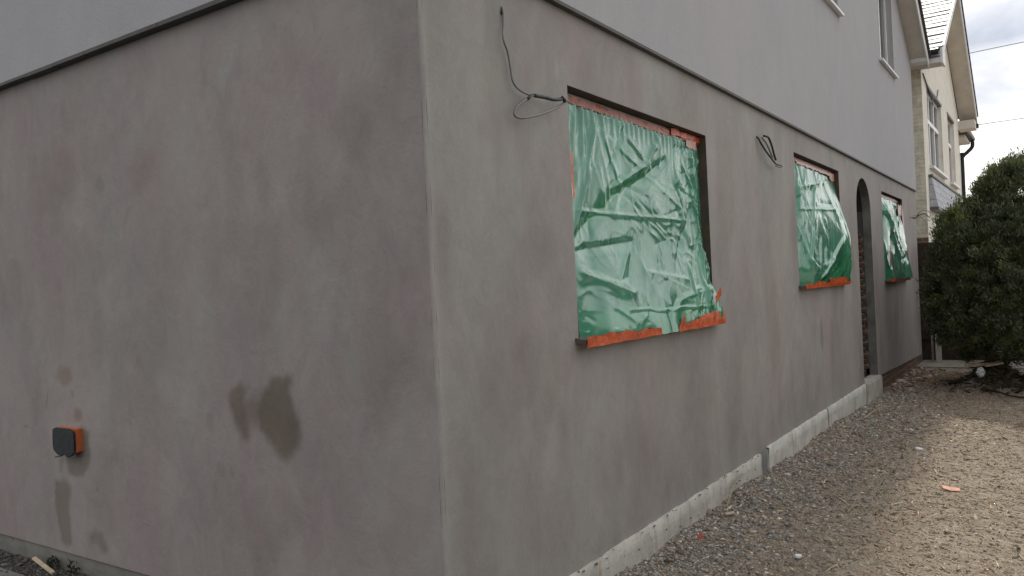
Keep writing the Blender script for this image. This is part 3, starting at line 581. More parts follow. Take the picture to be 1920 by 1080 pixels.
# ================================================================== CABLES ON THE WALL
G = 'loose electric cables left hanging from the wall'
def wallpts(l, xo): return [(x, y, z) for (y, z), x in zip(l, xo)]
c1 = thing('cable', 'longest grey cable, hanging from a hole near the corner and ending in a wide loop', 'cable', (0, .551, 2.6), G)
P = [(.551,2.60),(.545,2.53),(.524,2.457),(.556,2.407),(.573,2.34),(.584,2.283),(.627,2.251),(.713,2.240),(.827,2.247),(.945,2.262)]
def rel(pts, o): return [Vector(p)-Vector(o) for p in pts]
O1 = (0, .551, 2.6)
MB().tube(rel([(-.03, .551, 2.602)]+wallpts(P, [.006,.012,.022,.02,.02,.022,.03,.04,.055,.06]), O1), .0048).build('sheath', 'grey_cable', c1, smooth_=True)
MB().tube(rel([(.058,.960,2.262),(.052,1.005,2.266),(.05,.98,2.252),(.052,.90,2.215),(.055,.774,2.168),(.05,.65,2.132),(.042,.585,2.122),(.036,.562,2.135),(.035,.585,2.17),(.04,.65,2.21),(.043,.70,2.238)], O1), .0058).build('loop', 'grey_cable', c1, smooth_=True)
MB().tube(rel([(.043,.72,2.242),(.05,.80,2.246),(.057,.87,2.247),(.06,.93,2.258)], O1), .0085).build('tape_wrap', 'black_tape', c1, smooth_=True)
MB().tube(rel([(.043,.66,2.215),(.043,.70,2.240)], O1), .007).build('tape_wrap', 'black_tape', c1, smooth_=True)
MB().tube(rel([(.06,.94,2.268),(.062,.955,2.262),(.06,.965,2.252)], O1), .009).build('tape_wrap', 'black_tape', c1, smooth_=True)
MB().tube(rel([(-.01,.551,2.602),(.005,.550,2.575)], O1), .009).build('grommet', 'black_tape', c1, smooth_=True)
O2 = (0, 4.17, 2.52)
c2 = thing('cable', 'short doubled black cable hanging between the first and second green windows', 'cable', O2, G)
MB().tube(rel([(-.03,4.17,2.52),(.01,4.17,2.505),(.03,4.19,2.455),(.05,4.24,2.40),(.06,4.34,2.355),(.06,4.43,2.328),(.055,4.52,2.32),(.05,4.62,2.325)], O2), .008).build('sheath', 'black_tape', c2, smooth_=True)
MB().tube(rel([(.03,4.27,2.53),(.05,4.33,2.52),(.06,4.38,2.46),(.06,4.43,2.40),(.06,4.48,2.35)], O2), .009).build('sheath', 'black_tape', c2, smooth_=True)
MB().tube(rel([(.03,4.22,2.51),(.045,4.28,2.47),(.055,4.34,2.41),(.06,4.39,2.36)], O2), .008).build('core', 'grey_cable', c2, smooth_=True)
MB().tube(rel([(.05,4.60,2.325),(.06,4.66,2.315),(.06,4.60,2.300),(.05,4.50,2.305)], O2), .006, r1=.004).build('tail', 'black_tape', c2, smooth_=True)
O3 = (0, 12.6, 2.26)
c3 = thing('cable', 'small curled cable sticking out at the far end of the grey wall', 'cable', O3, G)
MB().tube(rel([(-.03,12.6,2.26),(.05,12.6,2.25),(.09,12.7,2.28),(.13,12.65,2.33),(.20,12.7,2.36),(.27,12.75,2.33),(.29,12.7,2.26),(.26,12.7,2.23)], O3), .006).build('sheath', 'grey_cable', c3, smooth_=True)
MB().tube(rel([(.02,12.6,2.25),(.07,12.6,2.23),(.11,12.6,2.27),(.16,12.6,2.29),(.21,12.65,2.30),(.26,12.7,2.25)], O3), .008).build('sheath', 'black_tape', c3, smooth_=True)
MB().tube(rel([(.03,12.6,2.27),(.10,12.62,2.29),(.15,12.62,2.25),(.20,12.62,2.20),(.24,12.65,2.10),(.22,12.65,2.06)], O3), .004).build('sheath', 'grey_cable', c3, smooth_=True)
# ================================================================== SOCKET BOX ON THE SHORT WALL
bx = thing('socket_box', 'orange electrical back box with black taped cover on the short wall', 'socket box', (-2.695, 0, .642))
b0 = MB().box((-.112, -.046, -.064), (.112, .012, .066)); b0.build('box_body', 'box_orange', bx, .006)
random.seed(3); cv = []
for k in range(26):
    t = 2*math.pi*k/26; c, s = math.cos(t), math.sin(t); r = 1/max(abs(c)/.120, abs(s)/.070); r = min(r, .128)
    z = r*s; z -= .022*max(0, -s)**2*(1+.6*math.sin(5*t)); cv.append((r*c, -.044, z))
MB().prism(cv, (0, -.010, 0)).build('cover', 'box_cover', bx, .004)
MB().tube([(-.05, -.03, -.06), (-.052, -.045, -.092), (-.085, -.06, -.097)], .003).build('wire_end', 'black_tape', bx); MB().box((.075, -.046, -.088), (.092, -.032, -.062)).build('clip', 'grey_cable', bx, .001)

# crumbs of mortar left along the top of the near plinth
rr = np.random.default_rng(77); mb = MB()
for _ in range(70):
    y = rr.uniform(.2, 3.9); q = rr.uniform(.003, .008); z = rr.choice([rr.normal(.006, .008), rr.normal(-.085, .02)], p=[.75, .25]); e = rr.uniform(1, 2.4)
    mb.add([(.02, y-q*e, z), (.02, y+q*e, z+q*.3), (.022+q, y, z+q), (.024+q, y+q*.4, z-q*.6)], [(0, 2, 3), (1, 3, 2), (0, 1, 2), (0, 3, 1)])
cr_ = mb.build('mortar_crumbs', 'old_plinth', house); cr_['kind'] = 'stuff'
# ================================================================== CREAM HOUSE NEXT DOOR
ch = thing('house', 'cream painted house with slate gable roof standing beyond the grey one', 'house', (0, 0, 0))
CX, CY0, CY1, CEV = .10, 14.0, 20.95, 5.03
cyr = 17.55; cap = CEV+.08+.58*(cyr-13.6); cev0, cev1 = 13.60, 21.5
NW = [(14.70, 17.10, 3.33, 4.84), (18.33, 19.75, 3.32, 4.86)]
bm = bmesh.new()
def loopc(pts):
    vs = [bm.verts.new((CX, y, z)) for y, z in pts]; return [bm.edges.new((vs[i], vs[(i+1) % len(vs)])) for i in range(len(vs))]
E_ = loopc([(CY0, -.4), (CY1, -.4), (CY1, CEV+.2), (cyr, cap), (CY0, CEV+.2)])
for a in NW: E_ += loopc([(a[0], a[2]), (a[1], a[2]), (a[1], a[3]), (a[0], a[3])])
bmesh.ops.triangle_fill(bm, edges=E_, use_beauty=True, normal=(1, 0, 0))
me = bpy.data.meshes.new('front_wall'); bm.to_mesh(me); bm.free(); o = bpy.data.objects.new('front_wall', me); COL.objects.link(o); me.materials.append(MT['cream_render']); o.parent = ch
MB().quad((CX, CY0, 1.95), (CX, CY0, CEV+.2), (-8, CY0, CEV+.2), (-8, CY0, 1.95)).build('side_wall', 'cream_brick', ch)
MB().quad((CX, CY0, -.4), (CX, CY0, 1.95), (-8, CY0, 1.95), (-8, CY0, -.4)).build('side_wall', 'back_brick', ch)
MB().quad((CX, CY1, -.4), (-8, CY1, -.4), (-8, CY1, CEV+.2), (CX, CY1, CEV+.2)).build('side_wall', 'cream_render', ch)
for a in NW:
    y0, y1, zz0, zz1 = a; mb = MB()
    for p, q in (((y0, zz0), (y1, zz0)), ((y1, zz0), (y1, zz1)), ((y1, zz1), (y0, zz1)), ((y0, zz1), (y0, zz0))): mb.quad((CX, *p), (CX, *q), (CX-.14, *q), (CX-.14, *p))
    mb.build('window_reveal', 'cream_render', ch)
for y0, y1, zz0, zz1 in NW:
    fr = MB(); X0, X1 = CX-.14, CX-.07; t = .06; zm = zz1-.48*(zz1-zz0)*.8
    fr.box((X0, y0, zz0), (X1, y0+t, zz1)); fr.box((X0, y1-t, zz0), (X1, y1, zz1)); fr.box((X0, y0+t, zz0), (X1, y1-t, zz0+t)); fr.box((X0, y0+t, zz1-t), (X1, y1-t, zz1))
    n = 3 if y1-y0 > 2 else 2
    fr.box((X0, y0+t, zm-.04), (X1+.012, y1-t, zm+.04))
    for k in range(1, n): ym = y0+(y1-y0)*k/n; fr.box((X0, ym-.04, zz0+t), (X1+.006, ym+.04, zm-.04)); fr.box((X0, ym-.04, zm+.04), (X1+.006, ym+.04, zz1-t))
    w = fr.build('window', 'white_upvc', ch)
    for k in range(n):
        a, b = y0+(y1-y0)*k/n+.05, y0+(y1-y0)*(k+1)/n-.05
        MB().box((CX-.115, a, zz0+t), (CX-.105, b, zm-.04)).build('pane', 'glass', w); MB().box((CX-.115, a, zm+.04), (CX-.105, b, zz1-t)).build('pane', 'glass', w)
    MB().prism([(CX-.08, y0-.08, zz0-.05), (CX+.08, y0-.08, zz0-.06), (CX+.08, y0-.08, zz0-.01), (CX-.08, y0-.08, zz0+.005)], (0, y1-y0+.16, 0)).build('sill', 'white_paint', w)
    MB().box((CX-.06, y0-.05, zz1-.005), (CX+.012, y1+.05, zz1+.05)).build('lintel', 'lead', w)
VX = .47
def cz(y): return CEV+.08+.58*(y-cev0) if y < cyr else cap-.58*(y-cyr)
for a, b in ((cev0, cyr), (cev1, cyr)):
    za, zb = cz(a), cz(b)
    MB().prism([(CX+.002, a, za-.02), (VX, a, za-.02), (VX, b, zb-.02), (CX+.002, b, zb-.02)], (0, 0, .02)).build('soffit', 'soffit', ch)
    MB().prism([(VX+.001, a, za-.07), (VX+.001, b, zb-.07), (VX+.001, b, zb+.13), (VX+.001, a, za+.13)], (.025, 0, 0)).build('bargeboard', 'white_paint', ch)
    MB().prism([(-8, a, za+.115), (VX+.02, a, za+.115), (VX+.02, b, zb+.115), (-8, b, zb+.115)], (0, 0, .015)).build('roof', 'slate', ch)
mb = MB(); rs = random.Random(5); dy = .225; th = math.atan(.58)
for i in range(18):
    y0 = cev0-.03+i*dy
    for j in range(13):
        x1 = VX+.03-j*.30-(.15 if i % 2 else 0)+(.15 if j == 0 and i % 2 else 0); x0 = VX+.03-(j+1)*.30-(.15 if i % 2 else 0)
        za = cz(y0)+.152+rs.uniform(0, .006); ln = .42; zb_ = cz(y0)+.131+.58*ln
        mb.prism([(x0+.004, y0+rs.uniform(-.008, .008), za), (x1-.004, y0+rs.uniform(-.008, .008), za), (x1-.004, y0+ln, zb_), (x0+.004, y0+ln, zb_)], (0, 0, .020))
mb.build('slates', 'slate', ch)
MB().prism([(VX+.030, cev1, cz(cev1)+.10), (VX+.030, cyr, cap+.10), (VX+.030, cyr, cap+.18), (VX+.030, cev1, cz(cev1)+.18)], (.025, 0, 0)).build('verge_trim', 'black_pvc', ch)
MB().prism([(VX+.030, cev0, cz(cev0)+.14), (VX+.030, cyr, cap+.14), (VX+.030, cyr, cap+.175), (VX+.030, cev0, cz(cev0)+.175)], (.02, 0, 0)).build('verge_trim', 'white_paint', ch)
MB().box((-8, cev0, CEV-.03), (VX-.01, cev0+.03, CEV+.17)).build('fascia', 'white_paint', ch); MB().box((-8, cev0+.031, CEV-.03), (VX-.01, CY0-.002, CEV-.01)).build('soffit', 'soffit', ch)
MB().box((VX-.009, cev0-.02, CEV-.05), (VX+.03, CY0, CEV+.22)).build('eave_end', 'white_paint', ch)
MB().tube([(-8, cev0-.06, CEV+.15), (VX-.03, cev0-.06, CEV+.15)], .055, 10).build('gutter', 'black_pvc', ch)
MB().box((CX+.003, CY1-.02, CEV-.16), (VX, cev1, CEV+.05)).build('eave_end', 'soffit', ch); MB().box((VX+.001, cev1-.10, CEV-.10), (VX+.05, cev1+.06, CEV+.0)).build('gutter', 'black_pvc', ch)
MB().prism([(CX+.004, 14.42, 2.52), (CX+.14, 14.42, 2.52), (CX+.05, 14.42, 3.09), (CX+.004, 14.42, 3.09)], (0, 6.2, 0)).build('hung_tile_band', 'hung_tile', ch)
MB().box((CX+.004, 14.38, 3.092), (CX+.075, 20.7, 3.13)).build('flashing', 'lead', ch); MB().box((CX+.004, 14.38, 2.465), (CX+.15, 20.7, 2.515)).build('flashing', 'lead', ch)
MB().tube([(CX+.01, 14.2, 4.98), (CX+.03, 14.7, 4.80), (CX+.03, 15.4, 4.74), (CX+.03, 16.1, 4.85), (CX+.02, 16.5, 5.08)], .012, 6).build('phone_wire', 'lead', ch); MB().tube([(CX+.01, 14.2, 4.98), (CX+.01, 15.6, 4.62)], .010, 6).build('phone_wire', 'lead', ch)
# ------------------------------------------------------------------ white house beyond
wh = thing('house', 'narrow white house end with black gutter and downpipe, past the cream gable', 'house')
MB().box((-6, 21.9, -.4), (-.08, 23.45, 4.9)).build('wall', 'white_render', wh)
MB().prism([(-.10, 21.75, 4.87), (.22, 21.75, 4.87), (.22, 21.75, 4.92), (-6, 21.75, 8.0), (-6, 21.75, 7.9)], (0, 1.85, 0)).build('roof', 'roof_tile', wh)
MB().box((-.078, 21.9, 4.80), (.17, 23.5, 4.866)).build('soffit', 'soffit', wh)
MB().tube([(.235, 21.7, 4.95), (.235, 23.62, 4.95)], .065, 10).build('gutter', 'black_pvc', wh)
MB().tube([(.235, 23.35, 4.93), (.23, 23.38, 4.72), (.10, 23.42, 4.58), (-.02, 23.44, 4.46), (-.03, 23.44, 4.2), (-.03, 23.44, 0)], .05, 8).build('downpipe', 'black_pvc', wh, smooth_=True)
# ------------------------------------------------------------------ wires over the garden
tag(MB().tube([(.49, 19.35, 6.38), (4, 19.0, 6.46), (9, 18.5, 6.9), (16, 17.8, 7.8)], .008, 6).build('overhead_wire', 'grey_post'), 'upper overhead wire leaving the slope of the cream gable', 'wire', 'overhead wires crossing the sky')
tag(MB().tube([(.50, 21.55, 5.02), (4, 21.3, 5.06), (9, 20.9, 5.4), (16, 20.2, 6.2)], .008, 6).build('overhead_wire', 'grey_post'), 'lower overhead wire leaving the eave end of the cream gable', 'wire', 'overhead wires crossing the sky')

# ================================================================== GARDEN END
fe = thing('fence', 'dark brown board fence closing the gap behind the bush', 'fence', (0, 13.62, -.28))
mb = MB()
for k in range(22):
    x = -.3+k*.125; mb.box((x, (k % 2)*.012, 0), (x+.132, .022+(k % 2)*.012, 2.12+.006*math.sin(k*3.1)))
mb.build('board_panel', 'fence_wood', fe)
MB().box((-.3, -.03, .4), (2.45, -.002, .47)).build('rail', 'fence_wood', fe); MB().box((-.3, -.03, 1.7), (2.45, -.002, 1.77)).build('rail', 'fence_wood', fe)
tag(MB().box((.125, 13.42, -.30), (.16, 13.455, .55)).build('post', 'grey_post', None, .004), 'thin grey stake standing upright at the end of the grey wall', 'post')
tag(MB().prism([(.215, 13.2, -.30), (.30, 13.2, -.30), (.30, 13.2, .12), (.265, 13.2, .20), (.215, 13.2, .25)], (0, .085, 0)).build('post', 'white_post', None, .004), 'short chipped white post with slanted top, beside the thin stake', 'post')
struct(MB().box((-.02, 12.45, -.40), (3.2, 13.6, -.245)).build('path', 'strip', None, .01))
# bush
bush = thing('bush', 'large dark green clipped conifer bush overhanging the rubble', 'bush', (1.95, 10.4, -.25))
def make_bush():
    r = np.random.default_rng(5)
    lob = [((1.98, 10.35, 1.18), (1.40, 1.30, 1.15), 1.), ((1.98, 10.4, 1.18), (1.22, 1.1, 1.0), .6), ((1.16, 10.2, 1.60), (.40, .5, .5), .2), ((1.02, 10.3, .95), (.38, .5, .52), .2), ((1.16, 10.15, 1.66), (.50, .65, .60), .35), ((1.60, 10.25, 2.16), (.44, .6, .60), .3), ((.98, 10.25, .95), (.50, .70, .72), .35), ((2.45, 10.3, 1.8), (.65, .7, .72), .3), ((1.33, 10.05, 2.36), (.15, .2, .16), .05), ((1.75, 9.75, .85), (.7, .6, .6), .25)]
    cs, ns = [], []
    for c, a, k in lob:
        n = int(1500*k); d = r.normal(size=(n, 3)); d /= np.linalg.norm(d, axis=1)[:, None]
        rad = 1+r.normal(0, .032, n)+.05*np.sin(d[:, 0]*9+c[0]*5)*np.sin(d[:, 2]*8+d[:, 1]*5)-.16*(r.random(n) < .25)
        p = np.array(c)+d*np.array(a)*rad[:, None]; nn = d/np.array(a); nn /= np.linalg.norm(nn, axis=1)[:, None]
        inside = np.zeros(n, bool)
        for c2, a2, _ in lob:
            if c2 is not c and a[0] > .2 and a2[0] not in (1.22, .40, .38) and a[0] not in (1.22, .40, .38): inside |= (((p-np.array(c2))/np.array(a2))**2).sum(1) < .62
        ok = ~inside & (p[:, 2] > .02+.10*np.abs(np.sin(p[:, 0]*7))+.10*(p[:, 0] < 1.35)); cs.append(p[ok]); ns.append(nn[ok])
    cs = np.concatenate(cs); ns = np.concatenate(ns); nc = len(cs); per = 120
    C = np.repeat(cs, per, 0); N = np.repeat(ns, per, 0); n = len(C)
    br = np.repeat(r.uniform(.55, 1.35, nc), per)*r.uniform(.75, 1.3, n); yel = np.repeat(r.random(nc), per)
    up = np.array([0, 0, 1.]); dirc = np.repeat(r.normal(0, .35, (nc, 3)), per, 0); ax = N*.55+up*.75+dirc+r.normal(0, .30, (n, 3)); ax /= np.linalg.norm(ax, axis=1)[:, None]
    P = C+r.normal(0, .036, (n, 3))+N*r.uniform(-.06, .07, n)[:, None]
    sd = np.cross(ax, r.normal(size=(n, 3))); sd /= np.linalg.norm(sd, axis=1)[:, None]+1e-9
    ln = r.uniform(.018, .055, n)[:, None]; wd = ln*r.uniform(.12, .22, n)[:, None]
    v = np.stack([P-ax*ln*.5, P+sd*wd, P+ax*ln*.6, P-sd*wd], 1).reshape(-1, 3)
    base = np.array([.122, .142, .090]); yl = np.array([.13, .145, .05]); col = (base+(yl-base)*(yel**3)[:, None])*br[:, None]
    o = np_mesh('foliage', v-np.array([1.95, 10.4, -.25]), np.arange(len(v)).reshape(-1, 4), 'leaf', bush, None, False, np.repeat(col, 4, 0)); return o
make_bush()
mb = MB()
mb.tube([(.0, .0, -.05), (.02, .03, .35), (-.03, .02, .9), (.0, 0, 1.7)], .10, 9, .04)
mb.build('trunk', 'bark', bush, smooth_=True)
mb = MB(); random.seed(8)
for k in range(16):
    a = k*2.4; z = .25+k*.09; r = .75+.2*random.random(); mb.tube([(0, 0, z), (.5*r*math.cos(a), .5*r*math.sin(a), z+.18), (r*math.cos(a), r*math.sin(a), z+.42)], .03, 6, .008)
mb.build('branch', 'bark', bush)

hg = thing('added_hedge', 'unseen clipped green hedgerow, added for the plastic sheets to reflect', 'added_hedge', (9.2, 8, -.25))  # added out of view to give the plastic sheets a dark reflection
def make_added_hedge():
    r = np.random.default_rng(15); yy = np.linspace(-14, 26, 110); prof = [(-.55, 0), (-.62, .8), (-.55, 1.7), (-.3, 2.25), (.3, 2.3), (.55, 1.7), (.6, .8), (.55, 0)]
    v = []
    for y in yy:
        for x, z in prof: k = 1+.10*float(fbm(y*.9, z+x*2, 3)); v.append((x*.9*k, y-8, z*(.94+.06*k)))
    np_mesh('added_hedge_core', v, grid_faces(len(yy), len(prof), flip=True), 'bark', hg)
    n = 26000; t = r.random(n)*(len(prof)-1); i = t.astype(int); f = (t-i)[:, None]; pr = np.array(prof); xz = pr[i]*(1-f)+pr[i+1]*f
    P = np.stack([xz[:, 0]+r.normal(0, .06, n), r.uniform(-22, 18, n), xz[:, 1]*(.97+.05*r.random(n))+r.normal(0, .05, n)], 1)
    ax = r.normal(size=(n, 3)); ax /= np.linalg.norm(ax, axis=1)[:, None]; sd = np.cross(ax, r.normal(size=(n, 3))); sd /= np.linalg.norm(sd, axis=1)[:, None]
    ln = r.uniform(.05, .11, n)[:, None]; v = np.stack([P-ax*ln, P+sd*ln*.5, P+ax*ln, P-sd*ln*.5], 1).reshape(-1, 3)
    np_mesh('foliage', v, np.arange(4*n).reshape(-1, 4), 'leaf', hg, None, False, np.repeat(np.array([[.05, .075, .03]])*r.uniform(.5, 1.6, (n, 1)), 4, 0))
make_added_hedge()
# ================================================================== GROUND
gx = np.concatenate([[-160, -60, -25, -12, -6], np.arange(-4.2, -.06, .06), np.arange(-.06, 3.2, .024), np.arange(3.2, 5, .1), [6, 9, 14, 25, 60, 160]])
gy = np.concatenate([[-160, -60, -25, -12, -6, -3], np.arange(-2.4, -.4, .08), np.arange(-.4, 7, .026), np.arange(7, 14.2, .045), [15, 17, 20, 25, 40, 80, 200]])
GX, GY = np.meshgrid(gx, gy, indexing='ij')
near = sm(-6, -4, GX)*sm(6, 4.5, GX)*sm(-4, -2, GY)*sm(16, 14, GY)
def relief(x, y): return .011*fbm(x*3.2, y*3.2, 81, 3)+.007*fbm(x*15, y*15, 85, 3)
GZ = gz(GX, GY)+relief(GX, GY)*near-.02*sm(14, 15, GY)
tan = sm(.35, 1.15, GX+.25*fbm(GX*1.2, GY*.8, 91)-.02*GY)*sm(10, 7.5, GY); mud = .85*(1-sm(.5, 1.2, np.hypot((GX-.55)/.55, (GY-10.6)/1.0)+.3*fbm(GX*3, GY*3, 93)))+.5*sm(.16, .03, GX)*sm(3.5, 5, GY)  # tan dirt with the sunlit zone's lighter tone painted in
struct(np_mesh('ground', np.stack([GX, GY, GZ], -1).reshape(-1, 3), grid_faces(len(gx), len(gy)), 'ground', None, {'tan': tan, 'mud': mud, 'drive_extended': np.maximum(sm(-.05, -.3, GX)*sm(.3, -.1, GY), sm(.3, -.3, GY))}))  # tarmac drive, extended unseen across the near side to darken the light bounce
def chips(name, x, y, size, col, seed, flat=.5, elong=None, parent=None, m='stone', lift=.25):
    r = np.random.default_rng(seed); n = len(x)
    base = np.array([[1,0,0],[-1,0,0],[0,1,0],[0,-1,0],[0,0,1],[0,0,-1]], float)
    el = np.ones(n) if elong is None else elong
    sc = np.stack([size*el*r.uniform(.7, 1.3, n), size/np.sqrt(el)*r.uniform(.5, 1., n), size/np.sqrt(el)*flat*r.uniform(.5, 1.1, n)], 1)
    v = base[None]*sc[:, None, :]+r.normal(0, .22, (n, 6, 3))*sc[:, None, :]
    yaw = r.uniform(0, 2*np.pi, n); pit = r.normal(0, .3, n)
    c, s = np.cos(pit), np.sin(pit); X = v[..., 0]*c[:, None]-v[..., 2]*s[:, None]; Z = v[..., 0]*s[:, None]+v[..., 2]*c[:, None]; Y = v[..., 1]
    c, s = np.cos(yaw)[:, None], np.sin(yaw)[:, None]; v = np.stack([X*c-Y*s, X*s+Y*c, Z], -1)
    z = gz(x, y)+relief(x, y)+size*flat*lift; v += np.stack([x, y, z], -1)[:, None, :]
    f = np.array([[0,2,4],[2,1,4],[1,3,4],[3,0,4],[2,0,5],[1,2,5],[3,1,5],[0,3,5]]); F = (f[None]+6*np.arange(n)[:, None, None]).reshape(-1, 3)
    o = np_mesh(name, v.reshape(-1, 3), F, m, parent, None, False, np.repeat(col, 6, 0)); o['kind'] = 'stuff'; return o
def tints(n, seed, grey=.5):
    r = np.random.default_rng(seed); k = r.random(n)[:, None]; g = np.where(k < grey, np.array([[.275, .27, .25]]), np.where(k < grey+.33, np.array([[.31, .25, .19]]), np.where(k < .93, np.array([[.42, .36, .285]]), np.array([[.30, .19, .14]]))))
    b = r.lognormal(0, .36, n)[:, None]; w = (r.random(n) < .012)[:, None]
    return np.clip(np.where(w, np.array([[.60, .58, .54]]), g*b), .03, .8)
r = np.random.default_rng(21)
# coarse grey chippings heaped along the wall
n = 19000; y = 9.5*r.random(n)**1.5+.6; d = np.abs(r.normal(0, .30, n)); x = .03+d*(1+.06*y)
chips('gravel', x, y, r.lognormal(math.log(.0085), .42, n)*(1+.03*y), tints(n, 31, .72), 41)
# fine mixed grit and chopped straw over the yard
n = 46000; y = .6+11.4*r.random(n)**1.3; x = .05+2.6*r.random(n)
el = np.where(r.random(n) < .45, r.uniform(2, 4.5, n), 1.)
ct = tints(n, 32, .20); ct *= np.array([1.04, .97, .87])*.95
chips('grit', x, y, r.lognormal(math.log(.0062), .40, n)*(1+.05*y), ct, 42, .45, el)
# grit at the foot of the short wall
n = 5000; x = -4.1+3.9*r.random(n); y = -np.abs(r.normal(0, .18, n))-.01; chips('grit', x, y, r.lognormal(math.log(.008), .4, n), tints(n, 33, .7)*.4, 43)
# broken bits by the far brick base
n = 700; y = 9.1+3.6*r.random(n); x = .02+np.abs(r.normal(0, .16, n)); ct = tints(n, 34, .35)*.8; ct[:, 0] *= 1.15
chips('rubble', x, y, r.lognormal(math.log(.026), .5, n), ct, 44, .5)
n = 260; y = .8+8*r.random(n)**1.2; x = .05+np.abs(r.normal(0, .6, n)); chips('rubble', x, y, r.lognormal(math.log(.017), .4, n), tints(n, 36, .55), 46, .5)
n = 420; y = 9.3+2.4*r.random(n); x = .75+r.normal(.3, .35, n); chips('rubble', x, y, r.lognormal(math.log(.022), .5, n), tints(n, 35, .5)*.7, 45, .4, np.where(r.random(n) < .5, 3., 1.))
# individual bits lying about
def lay(pts, rad, m, name, label, cat, r1=None, g=None):
    P = [(x, y, float(gz(x, y))+z) for x, y, z in pts]; return tag(MB().tube(P, rad, 6, r1).build(name, m, None, smooth_=True), label, cat, g)
GS = 'dry sticks on the rubble'
lay([(.05, 3.30, .10), (.055, 3.12, .075), (.075, 2.95, .045), (.10, 2.80, .022)], .0055, 'stick', 'stick', 'bent pale stick leaning on the plinth, nearest the camera', 'stick', .004, GS)
lay([(.235, 6.75, .02), (.27, 6.95, .06), (.33, 7.25, .08), (.37, 7.5, .05), (.40, 7.6, .02)], .009, 'stick', 'stick', 'arched pale stick on the gravel ahead of the doorstep', 'stick', .006, GS)
lay([(.80, 3.05, .012), (.815, 3.14, .03), (.85, 3.24, .016)], .004, 'stick', 'stick', 'tiny pale twig lying alone amid the open gravel', 'stick', .003, GS)
def flake(pts, th, m, name, label, cat, at, tilt=(0, 0, 0)):
    o = MB().prism([(x, y, 0) for x, y in pts], (0, 0, th)).build(name, m, None); o.location = (at[0], at[1], float(gz(*at))+.012); o.rotation_euler = tilt; return tag(o, label, cat)
flake([(0, .07), (.03, .02), (.07, -.02), (.05, -.05), (.0, -.02), (-.02, .03)], .006, 'orange_scrap', 'flake', 'pinkish orange flake lying alone on the sunlit dirt', 'flake', (1.29, 3.91), (.25, -.15, .8))
flake([(-.018, -.02), (.02, -.018), (.004, .045)], .004, 'red_scrap', 'scrap', 'small red plastic triangle sticking out of the grey gravel', 'scrap', (.17, 2.13), (1.1, .1, .6))
flake([(-.03, -.008), (.03, -.012), (.032, .012), (-.028, .014)], .008, 'plank_pale', 'wood_chip', 'small pale wood chip on the gravel beside the plinth', 'wood chip', (.16, 2.68), (.1, 0, .9))
for (sx, sy, a, sc, lb) in [(.93, 5.3, .4, 1., 'white stone chip on bare dirt, farther of the two white chips'), (.75, 2.05, 1.2, .8, 'white stone chip by the bottom edge, nearer of the two white chips')]:
    o = flake([(-.03, -.01), (.0, -.022), (.035, -.006), (.028, .014), (-.012, .02)], .014, 'bag', 'stone_chip', lb, 'stone', (sx, sy), (.1, .1, a)); o.scale = (sc,)*3; o['group'] = 'white stone chips'
# heap under the bush
def plank(x, y, z, l, w, t, rz, tilt, m, label):
    o = MB().box((-l/2, -w/2, 0), (l/2, w/2, t)).build('plank', m, None, .003, seg=1); o.location = (x, y, z); o.rotation_euler = (0.15, tilt, rz); return tag(o, label, 'plank', 'wood offcuts dumped under the bush')
plank(1.06, 9.80, .072, .27, .05, .03, .12, -.05, 'plank', 'narrow orange brown plank left of the pale board, above the white bag'); plank(1.26, 9.80, .085, .22, .09, .025, .35, -.16, 'plank_pale', 'pale splintered board lying above and right of the white bag')
def crumpled(name, label, loc, sc):
    r = np.random.default_rng(6); bm = bmesh.new(); bmesh.ops.create_icosphere(bm, subdivisions=4, radius=1)
    for v in bm.verts:
        p = v.co; k = .8+.35*abs(math.sin(5*p.x+3*p.z)*math.cos(4*p.y-2*p.x))+.25*math.sin(9*p.z+6*p.y)*math.sin(8*p.x); v.co = p*k
    me = bpy.data.meshes.new(name); bm.to_mesh(me); bm.free(); me.materials.append(MT['bag']); o = bpy.data.objects.new(name, me); COL.objects.link(o); o.location = loc; o.scale = sc; return tag(o, label, 'bag')
crumpled('bag', 'crumpled white plastic bag in the heap under the bush', (1.12, 9.66, .0), (.045, .05, .065))
random.seed(12); GB = 'dead dark branches under the bush'
for pts, lb in [([(.72, 9.95, .02), (.95, 9.75, .05), (1.2, 9.8, .07), (1.45, 9.6, .03)], 'dark crooked branch lying in front of the white bag'), ([(1.15, 9.45, .02), (1.32, 9.2, .045), (1.5, 9.0, .02), (1.8, 8.8, .03)], 'dark thick branch curving out toward the picture edge')]:
    lay(pts, .018, 'bark', 'branch', lb, 'branch', .008, GB)
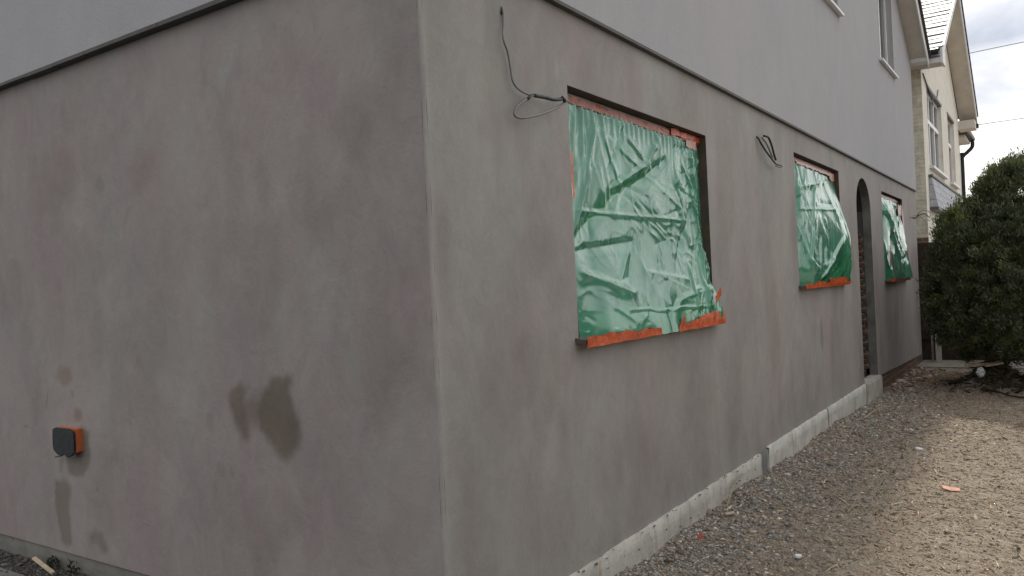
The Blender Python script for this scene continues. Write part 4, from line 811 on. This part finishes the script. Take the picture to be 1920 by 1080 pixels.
def dead_sprays(n, x0, y0, sx, sy, h, seed, name):
    r = np.random.default_rng(seed); P = np.stack([r.normal(x0, sx, n), r.normal(y0, sy, n)], 1); z = gz(P[:, 0], P[:, 1])+np.abs(r.normal(0, h, n)); P = np.c_[P, z]
    ax = r.normal(size=(n, 3)); ax[:, 2] *= .4; ax /= np.linalg.norm(ax, axis=1)[:, None]; sd = np.cross(ax, r.normal(size=(n, 3))); sd /= np.linalg.norm(sd, axis=1)[:, None]
    ln = r.uniform(.03, .12, n)[:, None]; wd = ln*.16; v = np.stack([P-ax*ln, P+sd*wd, P+ax*ln, P-sd*wd], 1).reshape(-1, 3)
    o = np_mesh(name, v, np.arange(4*n).reshape(-1, 4), 'leaf', None, None, False, np.repeat(np.array([[.06, .055, .032]])*r.uniform(.5, 2.0, (n, 1)), 4, 0)); o['kind'] = 'stuff'
dead_sprays(800, 1.30, 9.85, .20, .22, .03, 3, 'leaf_litter')
# foot of the short wall
o = MB().box((-.17, -.012, 0), (.17, .012, .014)).build('stick', 'plank_pale', None, .003, seg=1); o.location = (-2.98, -.055, -.11); o.rotation_euler = (.2, .05, -.16); tag(o, 'flat pale stick on the dark grit under the socket box', 'stick', GS)
def weed(x, y, h, seed, label):
    r = np.random.default_rng(seed); n = 45; P = np.stack([r.normal(x, .022, n), r.normal(y, .012, n), gz(x, y)+h*r.random(n)], 1); ax = r.normal(size=(n, 3)); ax /= np.linalg.norm(ax, axis=1)[:, None]; sd = np.cross(ax, r.normal(size=(n, 3))); sd /= np.linalg.norm(sd, axis=1)[:, None]
    ln = r.uniform(.008, .022, n)[:, None]; wd = ln*.35; v = np.stack([P-ax*ln, P+sd*wd, P+ax*ln, P-sd*wd], 1).reshape(-1, 3)
    o = np_mesh('weed', v, np.arange(4*n).reshape(-1, 4), 'leaf', None, None, False, np.repeat(np.array([[.028, .034, .022]])*r.uniform(.5, 1.6, (n, 1)), 4, 0)); return tag(o, label, 'plant', 'dried weeds at the foot of the short wall')
weed(-2.70, -.03, .085, 2, 'taller dark dried weed at the foot of the short wall'); weed(-2.95, -.02, .06, 4, 'smaller dark dried weed behind the flat pale stick')
struct(MB().box((-7, -.9, -.4), (-2.55, -.175, -.112)).build('pavement', 'paving', None, .01))
